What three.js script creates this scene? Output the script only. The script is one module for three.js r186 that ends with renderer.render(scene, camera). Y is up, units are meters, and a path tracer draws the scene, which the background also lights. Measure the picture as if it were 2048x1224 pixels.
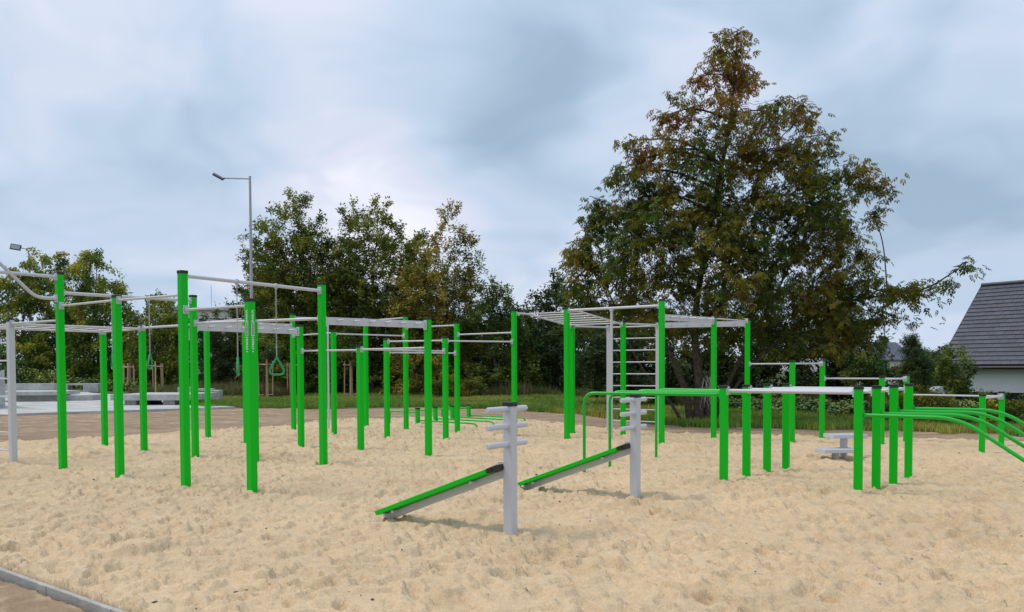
import * as THREE from 'three';
import { mergeGeometries, mergeVertices } from 'three/addons/utils/BufferGeometryUtils.js';
import { RoundedBoxGeometry } from 'three/addons/geometries/RoundedBoxGeometry.js';
import { TextGeometry } from 'three/addons/geometries/TextGeometry.js';
import { FontLoader } from 'three/addons/loaders/FontLoader.js';

// ---------------------------------------------------------------- camera, sky, sun, exposure
const scene = new THREE.Scene();
const camera = new THREE.PerspectiveCamera(2 * Math.atan(791 / 1750) * 180 / Math.PI, 2048 / 1582, 0.1, 600);
camera.position.set(0, 1.6, 0);
camera.rotation.order = 'XYZ';
camera.rotation.set(-Math.atan(57 / 1750), 0, -0.004);
camera.setViewOffset(2048, 1582, 0, 0, 2048, 1224);   // the lens looks level, the picture is cut from the upper part of its view
const renderer = new THREE.WebGLRenderer({ antialias: true });
renderer.toneMapping = THREE.LinearToneMapping;
renderer.toneMappingExposure = 1.13;
renderer.shadowMap.enabled = true;

const clamp = (x, a = 0, b = 1) => Math.min(b, Math.max(a, x));
const sstep = (a, b, x) => { const t = clamp((x - a) / (b - a)); return t * t * (3 - 2 * t); };
const lerp = (a, b, t) => a + (b - a) * t;
function rng(seed) { let s = seed >>> 0; return () => { s = (s + 0x6D2B79F5) | 0; let t = Math.imul(s ^ (s >>> 15), 1 | s); t = (t + Math.imul(t ^ (t >>> 7), 61 | t)) ^ t; return ((t ^ (t >>> 14)) >>> 0) / 4294967296; }; }
function hash2(x, y) { let h = Math.imul(x, 374761393) + Math.imul(y, 668265263) | 0; h = Math.imul(h ^ (h >>> 13), 1274126177); return ((h ^ (h >>> 16)) >>> 0) / 4294967296; }
function vnoise(x, y) {
  const xi = Math.floor(x), yi = Math.floor(y), fx = x - xi, fy = y - yi, u = fx * fx * (3 - 2 * fx), v = fy * fy * (3 - 2 * fy);
  return lerp(lerp(hash2(xi, yi), hash2(xi + 1, yi), u), lerp(hash2(xi, yi + 1), hash2(xi + 1, yi + 1), u), v);
}
function fbm(x, y, o = 4) { let s = 0, a = 0.5, n = 0; for (let i = 0; i < o; i++) { s += a * vnoise(x, y); n += a; a *= 0.5; x = x * 2.03 + 17.3; y = y * 2.03 + 9.1; } return s / n; }

{ // overcast sky: layered grey-blue cloud, lighter breaks
  const w = 2048, h = 1024, data = new Float32Array(w * h * 4);
  const cloud = [ // azimuth (deg, right of the view), elevation (deg), half width, half height, amount
    [-12.5, 20.5, 4.5, 4, 0.55], [-13, 13, 9, 5, 0.5], [-8, 9, 10, 5, 0.55], [3, 8.5, 6, 4, 0.35], [24, 21, 8, 5, 0.5], [-27, 22, 6, 5, 0.4], [-24, 6.5, 10, 2.4, 0.45], [11, 20, 5, 5, 0.2],
    [-21, 11, 9, 5, -0.5], [-1, 17, 4, 9, -0.6], [3.5, 13, 6, 6, -0.55], [26, 10, 8, 4, -0.5], [-19, 17, 6, 4, -0.2], [14, 14, 5, 5, -0.15], [30, 16, 5, 4, -0.15]];
  const D = [0.310, 0.430, 0.560], M = [0.470, 0.585, 0.735], L = [0.650, 0.690, 0.820], Wt = [0.830, 0.840, 0.920];
  for (let j = 0; j < h; j++) {
    const el = ((j + 0.5) / h - 0.5) * Math.PI, sy = Math.sin(el), cy = Math.cos(el);
    for (let i = 0; i < w; i++) {
      const ph = ((i + 0.5) / w - 0.5) * 2 * Math.PI, dx = Math.cos(ph) * cy, dz = Math.sin(ph) * cy;
      const k = 1.5 / (Math.max(sy, 0) + 0.28), px = dx * k, pz = dz * k;
      const wx = fbm(px * 1.7 + 4, pz * 1.7, 3) - 0.5, wz = fbm(px * 1.7, pz * 1.7 + 9, 3) - 0.5;
      let c = (fbm(px * 1.9 + wx * 1.5, pz * 1.9 + wz * 1.5, 6) - 0.5) * 2.3;
      let az = Math.atan2(dx, -dz) * 180 / Math.PI, ed = el * 180 / Math.PI;
      az += wx * 9; const ee = ed + wz * 7;
      for (const [a, e, ra, re, q] of cloud) { const d = ((az - a) / ra) ** 2 + ((ee - e) / re) ** 2; if (d < 9) c += q * Math.exp(-d); }
      const t = clamp(0.48 + 0.5 * c), hor = Math.exp(-Math.max(ed, 0) / 5) * 0.28;
      const up = 1 + 0.45 * sstep(0.25, 1, sy);          // an overcast sky is brighter overhead
      const o = (j * w + i) * 4;
      for (let q = 0; q < 3; q++) {
        let v = t < 0.45 ? lerp(D[q], M[q], t / 0.45) : t < 0.8 ? lerp(M[q], L[q], (t - 0.45) / 0.35) : lerp(L[q], Wt[q], (t - 0.8) / 0.2);
        v = lerp(v, L[q], hor) * up;
        if (sy < 0) v = lerp(v, 0.3, sstep(0, 0.15, -sy));
        data[o + q] = v;
      }
      data[o + 3] = 1;
    }
  }
  const sky = new THREE.DataTexture(data, w, h, THREE.RGBAFormat, THREE.FloatType);
  sky.mapping = THREE.EquirectangularReflectionMapping; sky.magFilter = THREE.LinearFilter; sky.minFilter = THREE.LinearFilter; sky.needsUpdate = true;
  scene.background = sky; scene.environment = sky;
}
const sun = new THREE.DirectionalLight(0xfff1e0, 1.5);
sun.position.set(-14, 22, -17); sun.target.position.set(0, 0, -14); scene.add(sun, sun.target);
sun.castShadow = true; sun.shadow.radius = 24; sun.shadow.mapSize.set(2048, 2048);
Object.assign(sun.shadow.camera, { left: -30, right: 30, top: 30, bottom: -30, near: 1, far: 120 });

// ---------------------------------------------------------------- helpers
const taken = new Map();
function numbered(n) { const k = taken.get(n) ?? 0; taken.set(n, k + 1); return k ? n + '_' + String(k).padStart(3, '0') : n; }
function sh(o) { o.castShadow = true; o.receiveShadow = true; return o; }
function tag(o, label, category, group, kind) { o.userData = { label, category }; if (group) o.userData.group = group; if (kind) o.userData.kind = kind; return o; }
function thing(name, label, category, [x, y, z] = [0, 0, 0], turn = 0, group) { const g = new THREE.Group(); g.name = numbered(name); g.position.set(x, y, z); g.rotation.y = turn; scene.add(g); return tag(g, label, category, group); }
function part(name, geo, mat, parent) { const m = sh(new THREE.Mesh(geo, mat)); m.name = name; parent.add(m); return m; }
function struct(name, geo, mat, label, category) { const m = sh(new THREE.Mesh(geo, mat)); m.name = numbered(name); scene.add(m); return tag(m, label, category, null, 'structure'); }
const V = (x, y, z) => new THREE.Vector3(x, y, z);
const UP = V(0, 1, 0);
function rod(A, B, r, seg = 14) { const d = B.clone().sub(A), l = d.length(), g = new THREE.CylinderGeometry(r, r, l, seg); g.applyQuaternion(new THREE.Quaternion().setFromUnitVectors(UP, d.normalize())); g.translate((A.x + B.x) / 2, (A.y + B.y) / 2, (A.z + B.z) / 2); return g; }
function pipe(pts, r, bend = 0.15, seg = 14) { // a bent tube through corner points
  const path = new THREE.CurvePath(); let last = pts[0];
  for (let i = 1; i < pts.length; i++) {
    if (i < pts.length - 1) {
      const a = pts[i - 1].clone().sub(pts[i]), b = pts[i + 1].clone().sub(pts[i]), k = Math.min(bend, a.length() * 0.48, b.length() * 0.48);
      const p = pts[i].clone().addScaledVector(a.normalize(), k), q = pts[i].clone().addScaledVector(b.normalize(), k);
      path.add(new THREE.LineCurve3(last, p)); path.add(new THREE.QuadraticBezierCurve3(p, pts[i], q)); last = q;
    } else path.add(new THREE.LineCurve3(last, pts[i]));
  }
  return new THREE.TubeGeometry(path, 30 * (pts.length - 1), r, seg, false);
}
function bx(w, h, d, x = 0, y = 0, z = 0, r = 0) { const g = r ? new RoundedBoxGeometry(w, h, d, 2, r) : new THREE.BoxGeometry(w, h, d); g.translate(x, y, z); return g; }
function strip(g) { for (const k of Object.keys(g.attributes)) if (!['position', 'normal'].includes(k)) g.deleteAttribute(k); return g.index ? g.toNonIndexed() : g; }
function boxUV(g) { g = g.index ? g.toNonIndexed() : g; g.computeVertexNormals(); const p = g.attributes.position, n = g.attributes.normal, u = new Float32Array(p.count * 2); for (let i = 0; i < p.count; i++) { const ax = Math.abs(n.getX(i)), ay = Math.abs(n.getY(i)); u[2 * i] = ax > 0.7 ? p.getZ(i) : p.getX(i); u[2 * i + 1] = ay > 0.7 ? p.getZ(i) : p.getY(i); } g.setAttribute('uv', new THREE.BufferAttribute(u, 2)); return g; }
const merged = (list) => mergeGeometries(list.map(strip));

function noiseTex(size, metres, fn) { const d = new Uint8Array(size * size * 4); for (let j = 0; j < size; j++) for (let i = 0; i < size; i++) { const c = fn(i / size, j / size), o = (j * size + i) * 4; d[o] = c[0]; d[o + 1] = c[1]; d[o + 2] = c[2]; d[o + 3] = 255; } const t = new THREE.DataTexture(d, size, size); t.wrapS = t.wrapT = THREE.RepeatWrapping; t.magFilter = THREE.LinearFilter; t.minFilter = THREE.LinearMipmapLinearFilter; t.generateMipmaps = true; t.repeat.set(1 / metres, 1 / metres); t.needsUpdate = true; return t; }
// noise that wraps at the tile's edge
function tnoise(u, v, n, s) { const x = u * n, y = v * n, xi = Math.floor(x), yi = Math.floor(y), fx = x - xi, fy = y - yi, a = fx * fx * (3 - 2 * fx), b = fy * fy * (3 - 2 * fy), q = (i, j) => hash2(((i % n) + n) % n + s * 977, ((j % n) + n) % n + s * 331); return lerp(lerp(q(xi, yi), q(xi + 1, yi), a), lerp(q(xi, yi + 1), q(xi + 1, yi + 1), a), b); }

// ---------------------------------------------------------------- materials
const grainMap = noiseTex(1024, 1.7, (u, v) => { const g = 0.45 * tnoise(u, v, 512, 1) + 0.3 * tnoise(u, v, 190, 2) + 0.25 * tnoise(u, v, 40, 3), s = tnoise(u, v, 430, 4) > 0.93 ? 0.72 : 1, k = (205 + 50 * g) * s; return [k, k * (0.985 + 0.015 * g), k * (0.955 + 0.04 * g)]; });
grainMap.colorSpace = THREE.SRGBColorSpace;
const grainBump = noiseTex(1024, 1.3, (u, v) => { const k = 255 * (0.4 * tnoise(u, v, 400, 5) + 0.35 * tnoise(u, v, 120, 6) + 0.25 * tnoise(u, v, 45, 7)); return [k, k, k]; });
const M = {
  green: new THREE.MeshPhysicalMaterial({ color: new THREE.Color().setRGB(0.0, 0.50, 0.010), roughness: 0.45, specularIntensity: 0.45 }),
  greenTube: new THREE.MeshPhysicalMaterial({ color: new THREE.Color().setRGB(0.0, 0.42, 0.02), roughness: 0.3, specularIntensity: 0.9 }),
  grey: new THREE.MeshPhysicalMaterial({ color: new THREE.Color().setRGB(0.53, 0.54, 0.575), roughness: 0.4, clearcoat: 0.2, clearcoatRoughness: 0.4 }),
  cap: new THREE.MeshStandardMaterial({ color: new THREE.Color().setRGB(0.012, 0.012, 0.013), roughness: 0.5 }),
  steel: new THREE.MeshStandardMaterial({ color: new THREE.Color().setRGB(0.55, 0.55, 0.54), roughness: 0.35, metalness: 0.8 }),
  ring: new THREE.MeshStandardMaterial({ color: new THREE.Color().setRGB(0.01, 0.30, 0.09), roughness: 0.4 }),
  white: new THREE.MeshStandardMaterial({ color: new THREE.Color().setRGB(0.8, 0.8, 0.8), roughness: 0.6 }),
  ink: new THREE.MeshStandardMaterial({ color: new THREE.Color().setRGB(0.02, 0.03, 0.02), roughness: 0.6 }),
  sand: new THREE.MeshStandardMaterial({ color: 0xffffff, map: grainMap, bumpMap: grainBump, bumpScale: 0.010, roughness: 0.95, vertexColors: true }),
  earth: new THREE.MeshStandardMaterial({ color: 0xffffff, map: grainMap, bumpMap: grainBump, bumpScale: 0.012, roughness: 1, vertexColors: true }),
  stone: new THREE.MeshStandardMaterial({ color: new THREE.Color().setRGB(0.09, 0.065, 0.045), roughness: 0.95 }),
  galv: new THREE.MeshStandardMaterial({ color: new THREE.Color().setRGB(0.40, 0.41, 0.43), roughness: 0.5, metalness: 0.2 }),
  lampBody: new THREE.MeshStandardMaterial({ color: new THREE.Color().setRGB(0.045, 0.05, 0.055), roughness: 0.5 }),
  glass: new THREE.MeshStandardMaterial({ color: new THREE.Color().setRGB(0.02, 0.025, 0.03), roughness: 0.08 }),
  wood: new THREE.MeshStandardMaterial({ color: new THREE.Color().setRGB(0.34, 0.22, 0.12), roughness: 0.9 }),
  plaster: new THREE.MeshStandardMaterial({ color: new THREE.Color().setRGB(0.82, 0.81, 0.80), roughness: 0.9, bumpMap: grainBump, bumpScale: 0.002 }),
  cream: new THREE.MeshStandardMaterial({ color: new THREE.Color().setRGB(0.6, 0.55, 0.45), roughness: 0.9 }),
  tiles: [0.056, 0.064, 0.072, 0.060].map((k, i) => new THREE.MeshStandardMaterial({ color: new THREE.Color().setRGB(k, k * 1.03, k * (1.28 + 0.02 * i)), roughness: 0.5 })),
  fascia: new THREE.MeshStandardMaterial({ color: new THREE.Color().setRGB(0.025, 0.03, 0.042), roughness: 0.45 }),
  twine: new THREE.MeshStandardMaterial({ color: new THREE.Color().setRGB(0.5, 0.47, 0.42), roughness: 0.9 }),
  yellow: new THREE.MeshStandardMaterial({ color: new THREE.Color().setRGB(0.75, 0.6, 0.05), roughness: 0.7, side: THREE.DoubleSide }),
  leaf: new THREE.MeshPhysicalMaterial({ color: 0xffffff, roughness: 0.9, side: THREE.DoubleSide, transmission: 0.35, thickness: 0, specularIntensity: 0.25 }),
  blade: new THREE.MeshStandardMaterial({ color: 0xffffff, roughness: 0.75, side: THREE.DoubleSide }),
};
const concreteMap = noiseTex(512, 3, (u, v) => { const g = 0.5 * tnoise(u, v, 6, 11) + 0.3 * tnoise(u, v, 30, 12) + 0.2 * tnoise(u, v, 220, 13), k = 175 + 75 * g; return [k, k, k * 0.985]; });
concreteMap.colorSpace = THREE.SRGBColorSpace;
M.concrete = new THREE.MeshStandardMaterial({ color: new THREE.Color().setRGB(0.68, 0.67, 0.65), map: concreteMap, roughness: 0.85 });
M.kerb = new THREE.MeshStandardMaterial({ color: new THREE.Color().setRGB(0.66, 0.63, 0.59), map: concreteMap, bumpMap: grainBump, bumpScale: 0.006, roughness: 0.95 });
const barkMap = noiseTex(256, 0.6, (u, v) => { const g = 0.6 * tnoise(u, v, 24, 21) + 0.4 * tnoise(u, v, 90, 22), k = 110 + 140 * g; return [k, k * 0.97, k * 0.93]; });
barkMap.colorSpace = THREE.SRGBColorSpace;
M.bark = new THREE.MeshStandardMaterial({ color: new THREE.Color().setRGB(0.16, 0.125, 0.095), map: barkMap, bumpMap: barkMap, bumpScale: 0.02, roughness: 0.95 });
M.barkDark = new THREE.MeshStandardMaterial({ color: new THREE.Color().setRGB(0.07, 0.055, 0.042), roughness: 0.95 });

// ---------------------------------------------------------------- where the posts stand: x, height, z
const Pp = {
  P0: [-8.449, 2.438, -14.778], PX: [-9.87, 2.44, -15.80], P1: [-7.14, 3.127, -13.865], P2: [-5.74, 2.669, -12.755], P3: [-8.425, 2.46, -18.062], P4: [-7.07, 2.441, -16.767], P5: [-4.44, 2.919, -11.855],
  P6: [-5.667, 2.902, -15.61], P7: [-7.044, 2.724, -20.234], P8: [-3.318, 2.481, -11.118], P9a: [-5.67, 2.696, -18.649], P9b: [-4.40, 2.477, -14.941], P10a: [-5.625, 2.994, -22.506], P10b: [-4.25, 2.469, -17.586],
  P11: [-3.09, 2.986, -14.286], P12: [-4.23, 2.487, -20.776], P13: [-2.94, 2.028, -16.957], P14: [-3.957, 2.968, -23.735], P15: [-2.845, 2.263, -19.883], P16: [-2.71, 2.927, -22.344], P17: [-1.51, 2.495, -15.754],
  P18: [-1.467, 2.281, -19.296], P19: [-1.333, 2.695, -21.253], P20: [0.055, 2.915, -20.1], P21: [1.21, 2.902, -19.273], P22: [1.445, 2.65, -20.947], P23: [2.57, 2.65, -20.217], P24: [3.055, 2.97, -17.847],
  P25: [4.41, 2.693, -19.118], P26: [5.455, 2.687, -20.277], P27a: [5.845, 1.722, -18.239], P27b: [6.817, 1.732, -19.215], P28a: [7.465, 1.391, -17.648], P28b: [8.232, 1.415, -18.25], P29a: [8.624, 1.071, -16.024], P29b: [9.505, 1.089, -16.965],
  LL: [2.412, 2.66, -21.714], LR: [3.51, 2.65, -20.996]
};
const feet = [...Object.values(Pp).map((p) => [p[0], p[2]]), [2.934, -12.098], [3.397, -12.656], [3.846, -13.167], [4.208, -13.411], [4.325, -10.907], [4.677, -11.209], [5.122, -11.723], [5.672, -12.491], [-0.02, -8.315], [1.484, -10.526], [1.085, -13.146], [1.54, -13.77], [2.009, -14.398], [2.502, -15.169], [-1.307, -9.19]];
// ---------------------------------------------------------------- ground
const table = (T) => (x) => { if (x <= T[0][0]) return T[0][1]; for (let i = 1; i < T.length; i++) if (x <= T[i][0]) return lerp(T[i - 1][1], T[i][1], (x - T[i - 1][0]) / (T[i][0] - T[i - 1][0])); return T[T.length - 1][1]; };
const sandEnd = table([[-18, 13.5], [-11.4, 19.4], [-10.46, 20.2], [-8.84, 21.3], [-7.8, 23], [-6.5, 24.5], [-5, 27.2], [-2.9, 28.7], [-0.4, 28.3], [1.1, 25.8], [1.87, 24], [3.67, 21.6], [5.6, 20.7], [7, 20], [9.1, 19.8], [10.8, 18.4], [16, 14]]);
const grassStart = table([[-60, 4], [-25, 23.5], [-17.5, 29.8], [-11.2, 34.7], [-6.3, 33.8], [-3.4, 34.4], [-0.46, 33.3], [2.1, 29.6], [4, 23.9], [6, 22.2], [7.6, 21.6], [9.6, 20.8], [11.5, 19.7], [16, 16.5], [24, 9]]);
const K0 = V(-4.115, 0, -6.975), KD = V(1.535, 0, 1.272).normalize(), KN = V(-KD.z, 0, KD.x); // kerb line; KN points away from the sand
const kerbSide = (x, z) => (x - K0.x) * KN.x + (z - K0.z) * KN.z;
const prints = new Map();
{ const R = rng(7); for (let i = 0; i < 7500; i++) { const f = i < feet.length * 3 ? feet[i % feet.length] : null, x = f ? f[0] + (R() - 0.5) * 0.34 : -11 + 22 * R(), z = f ? f[1] + (R() - 0.5) * 0.34 : -4.5 - 20 * R() ** 1.3, k = 0.42 + 0.62 * R(), p = { x, z, c: Math.cos(R() * 6.28), l: 0.125 * k, w: 0.062 * k, d: (0.022 + 0.040 * R() * R()) * (0.6 + 0.4 * k) }; p.s = Math.sqrt(1 - p.c * p.c) * (R() < 0.5 ? -1 : 1); for (let a = -1; a <= 1; a++) for (let b = -1; b <= 1; b++) { const k = (Math.floor(x / 0.4) + a) + ',' + (Math.floor(z / 0.4) + b); if (!prints.has(k)) prints.set(k, []); prints.get(k).push(p); } } }
function sandH(x, z) {
  const wx = x + 0.25 * (vnoise(x * 2.3 + 5, z * 2.3) - 0.5), wz = z + 0.25 * (vnoise(x * 2.3, z * 2.3 + 8) - 0.5);
  let h = 0.05 * (fbm(x * 0.45, z * 0.45, 2) - 0.5) + 0.018 * (fbm(wx * 2.2, wz * 2.2, 3) - 0.5);
  const n = vnoise(wx * 5.8 + 31, wz * 5.8), m = vnoise(wx * 10.5 + 3, wz * 10.5 + 61);
  const e = vnoise(wx * 3.7 + 77, wz * 3.7 + 5), a1 = 0.6 + 1.0 * vnoise(x * 0.9 + 9, z * 0.9);
  h += a1 * (0.020 * sstep(0.58, 0.61, n) + 0.026 * sstep(0.60, 0.64, m) + 0.012 * sstep(0.62, 0.642, e) - 0.010 * sstep(0.33, 0.312, e)) + 0.010 * (1 - Math.abs(2 * vnoise(wx * 5.5, wz * 5.5 + 40) - 1)) ** 2;
  h += 0.020 * (vnoise(x * 13, z * 13) - 0.5) + 0.012 * (vnoise(x * 29, z * 29) - 0.5);
  const L = prints.get(Math.floor(x / 0.4) + ',' + Math.floor(z / 0.4));
  if (L) for (const p of L) { const dx = x - p.x, dz = z - p.z, u = (dx * p.c + dz * p.s) / p.l, v = (-dx * p.s + dz * p.c) / p.w, r = Math.hypot(u, v); if (r < 1.7) h += -p.d * (1 - sstep(0.82, 1.06, r)) * (0.25 + 0.75 * sstep(-1, 0.9, u)) + 0.42 * p.d * Math.exp(-(((r - 1.2) / 0.17) ** 2)) * sstep(-0.6, 0.8, u); }
  return h - 0.012;
}
function sandMask(x, z) { const e = sandEnd(x) + 0.9 * (fbm(x * 0.8, z * 0.5 + 3, 3) - 0.5); return Math.min(sstep(0, 0.5, e + z), 1 - sstep(-0.03, 0.03, kerbSide(x, z) + 0.03)); }
function grid(xs, zs, fn, colour) {
  const nx = xs.length, nz = zs.length, P = new Float32Array(nx * nz * 3), C = new Float32Array(nx * nz * 3), U = new Float32Array(nx * nz * 2), I = [];
  for (let j = 0; j < nz; j++) for (let i = 0; i < nx; i++) { const o = j * nx + i, x = xs[i], z = zs[j], c = colour(x, z); P.set([x, fn(x, z), z], o * 3); C.set(c, o * 3); U.set([x, z], o * 2); }
  for (let j = 0; j < nz - 1; j++) for (let i = 0; i < nx - 1; i++) { const a = j * nx + i; I.push(a, a + nx, a + 1, a + 1, a + nx, a + nx + 1); }
  const g = new THREE.BufferGeometry(); g.setAttribute('position', new THREE.BufferAttribute(P, 3)); g.setAttribute('color', new THREE.BufferAttribute(C, 3)); g.setAttribute('uv', new THREE.BufferAttribute(U, 2)); g.setIndex(I); g.computeVertexNormals(); return g;
}
const range = (a, b, step) => { const r = []; let x = a; while (x < b) { r.push(x); x += step(x); } r.push(b); return r; };
{
  const zs = range(4, 30, (d) => 0.020 + 0.0026 * (d - 4)).map((d) => -d), xs = range(-17, 17, (x) => Math.abs(x) < 5.5 ? 0.020 : 0.020 + 0.009 * (Math.abs(x) - 5.5));
  struct('sand', grid(xs, zs, (x, z) => lerp(-0.3, sandH(x, z), sandMask(x, z)), (x, z) => {
    const t = fbm(x * 0.7, z * 0.7, 3), q = 0.9 + 0.2 * t, damp = sstep(0.60, 0.74, fbm(x * 2.1 + 40, z * 2.1, 3)), k = q * (1 - 0.09 * damp);
    return [0.79 * k, (0.592 - 0.012 * damp) * k, (0.372 - 0.02 * damp) * k];
  }), M.sand, 'wide pit of loose pale sand with footprints', 'sand');
}
const mound = (x, z) => 1.0 * sstep(62, 70, -z) * sstep(-24, -34, x) - 1.6 * sstep(26, 40, -z) * sstep(16, 21, x) + 0.02 * (fbm(x * 0.6, z * 0.6, 3) - 0.5);
{
  const zs = range(12, 37, (d) => 0.09 + 0.002 * (d - 12)).map((d) => -d), xs = range(-24, 18, () => 0.09);
  struct('bare_earth', grid(xs, zs, (x, z) => { const e = sandEnd(x), g = grassStart(x); return lerp(-0.28, 0.0 + 0.045 * (fbm(x * 1.1, z * 2.4, 3) - 0.5) + 0.05 * (fbm(x * 2.5 + 7, z * 4.5, 3) - 0.5), Math.min(sstep(-1.6, -0.6, -z - e), 1 - sstep(0.7, 1.3, -z - g))) - 0.02; }, (x, z) => {
    const t = fbm(x * 0.5, z * 2.0, 4), s = fbm(x * 2, z * 6, 3), k = 0.72 + 0.55 * t, p = sstep(0.55, 0.72, s);
    return [lerp(0.40, 0.56, p) * k, lerp(0.275, 0.41, p) * k, lerp(0.175, 0.27, p) * k];
  }), M.earth, 'raked brown earth strip between sand and grass', 'earth');
  const near = range(-9, 3, () => 0.03), nz = range(3, 12, () => 0.03).map((d) => -d);
  struct('bare_earth', grid(near, nz, (x, z) => lerp(-0.35, -0.035 + 0.05 * (fbm(x * 3, z * 3, 4) - 0.5) + 0.02 * (vnoise(x * 19, z * 19) - 0.5), sstep(0.0, 0.04, kerbSide(x, z) - 0.03)), (x, z) => {
    const k = 0.75 + 0.5 * fbm(x * 3, z * 3, 4), p = sstep(0.5, 0.65, fbm(x * 6, z * 6, 3)); return [lerp(0.40, 0.56, p) * k, lerp(0.275, 0.40, p) * k, lerp(0.165, 0.25, p) * k];
  }), M.earth, 'brown crumbly earth outside the concrete kerb', 'earth');
  const gx = [-420, -200, -120, ...range(-70, 60, () => 0.5), 100, 200, 420], gz = [...range(3, 80, () => 0.5), 110, 160, 260, 520].map((d) => -d);
  struct('ground', grid(gx, gz.concat([30, 420]).sort((a, b) => b - a), (x, z) => z > -2 ? -0.3 : lerp(-0.3, mound(x, z), sstep(0, 0.8, -z - grassStart(x))), (x, z) => {
    const k = 0.7 + 0.6 * fbm(x * 0.9, z * 0.9, 3), d = sstep(0.55, 0.7, fbm(x * 0.4 + 9, z * 0.4, 3)); return [lerp(0.075, 0.12, d) * k, lerp(0.105, 0.10, d) * k, lerp(0.022, 0.05, d) * k];
  }), M.earth, 'grassy ground running back to the trees', 'ground');
}
{ // kerb, one stone per metre
  const k = new THREE.Group(); k.name = 'kerb'; scene.add(k); tag(k, 'narrow concrete kerb at the near left edge of sand', 'kerb', null, 'structure');
  for (let i = -5; i < 4; i++) { const m = part('kerb_stone', boxUV(bx(0.992, 0.26, 0.04, 0, 0, 0, 0.008)), M.kerb, k), c = K0.clone().addScaledVector(KD, i * 1.0 + 0.4); m.position.set(c.x, -0.126 + 0.003 * ((i * 7) % 3), c.z); m.rotation.y = -Math.atan2(KD.z, KD.x); }
}

// ---------------------------------------------------------------- the workout rig
const TURN = -0.585, S = 0.1;
function roundSquare(s, r) { const h = s / 2, q = new THREE.Shape(); q.moveTo(-h + r, -h); q.lineTo(h - r, -h); q.absarc(h - r, -h + r, r, -Math.PI / 2, 0); q.lineTo(h, h - r); q.absarc(h - r, h - r, r, 0, Math.PI / 2); q.lineTo(-h + r, h); q.absarc(-h + r, h - r, r, Math.PI / 2, Math.PI); q.lineTo(-h, -h + r); q.absarc(-h + r, -h + r, r, Math.PI, 1.5 * Math.PI); return q; }
const postGeo = new THREE.ExtrudeGeometry(roundSquare(S, 0.009), { depth: 1, bevelEnabled: false, curveSegments: 3 }); postGeo.rotateX(-Math.PI / 2);
const capGeo = new THREE.ExtrudeGeometry(roundSquare(S + 0.001, 0.010), { depth: 0.030, bevelEnabled: true, bevelSize: 0.006, bevelThickness: 0.006, bevelSegments: 2, curveSegments: 3 }); capGeo.rotateX(-Math.PI / 2); capGeo.translate(0, 0.006, 0);
const SINK = 0.25;
function post(parent, x, h, z, mat = M.green, turn = TURN) {   // h is the height of the cap's top
  const g = part('post', postGeo, mat, parent); g.position.set(x, -SINK, z); g.rotation.y = turn; g.scale.y = h - 0.042 + SINK;
  const c = part('cap', capGeo, M.cap, g); c.position.y = 1; c.scale.y = 1 / g.scale.y; return g;
}
const plateGeo = merged([bx(0.014, 0.115, 0.078, 0, 0, 0, 0.004), bx(0.045, 0.05, 0.05, 0.026, 0, 0, 0.012)]);
const boltGeo = new THREE.CylinderGeometry(0.008, 0.008, 0.012, 6); boltGeo.rotateZ(Math.PI / 2);
const bracketGeo = merged([plateGeo, boltGeo.clone().translate(0.011, 0.045, 0.024), boltGeo.clone().translate(0.011, 0.045, -0.024), boltGeo.clone().translate(0.011, -0.045, 0.024), boltGeo.clone().translate(0.011, -0.045, -0.024)]);
function bracket(bar, P, dir, mat = M.grey) { const b = part('bracket', bracketGeo, mat, bar); b.position.copy(P).addScaledVector(dir, S / 2 + 0.004); b.rotation.y = -Math.atan2(dir.z, dir.x); return b; }
function bar(parent, A, B, r = 0.0175, mat = M.grey, name = 'bar') { // between two posts' axes
  const d = B.clone().sub(A).normalize(), a = A.clone().addScaledVector(d, S / 2 + 0.01), b = B.clone().addScaledVector(d, -S / 2 - 0.01), m = part(name, rod(a, b, r), mat, parent);
  bracket(m, A, d, mat); bracket(m, B, d.clone().negate(), mat); return m;
}
const rig = thing('workout_rig', 'large street workout rig of green square posts joined by grey pull-up bars', 'workout rig');
const at = (k, y) => V(Pp[k][0], y, Pp[k][2]);
const postMesh = {};
for (const [k, [x, h, z]] of Object.entries(Pp)) postMesh[k] = post(rig, x, h, z, ['P0', 'PX', 'LL', 'LR'].includes(k) ? M.grey : M.green);
for (const [a, b, y, r] of [['P0', 'P1', 2.365], ['P4', 'P6', 2.376, 0.022], ['P1', 'P6', 2.80, 0.027], ['P1', 'P2', 2.594], ['P2', 'P5', 2.592], ['P5', 'P8', 2.39], ['P5', 'P11', 2.85, 0.026], ['P6', 'P11', 2.40, 0.024], ['P7', 'P9a', 2.653],
  ['P10a', 'P14', 2.885, 0.026], ['P10a', 'P12', 2.427], ['P12', 'P16', 2.405], ['P10b', 'P13', 1.94], ['P13', 'P17', 1.951], ['P13', 'P18', 1.954], ['P15', 'P19', 1.94], ['P15', 'P18', 2.19], ['P18', 'P20', 2.18], ['P16', 'P19', 2.617], ['P14', 'P16', 2.866],
  ['P19', 'P20', 2.39], ['P21', 'P24', 2.837, 0.027], ['P22', 'LL', 2.57, 0.022], ['P23', 'LR', 2.59, 0.022], ['P25', 'P26', 2.64], ['P26', 'P27b', 1.649], ['P27a', 'P27b', 1.649], ['P27b', 'P28b', 1.323], ['P28a', 'P28b', 1.323], ['P28b', 'P29b', 0.992], ['P29a', 'P29b', 0.992]])
  bar(rig, at(a, y), at(b, y), r);
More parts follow.
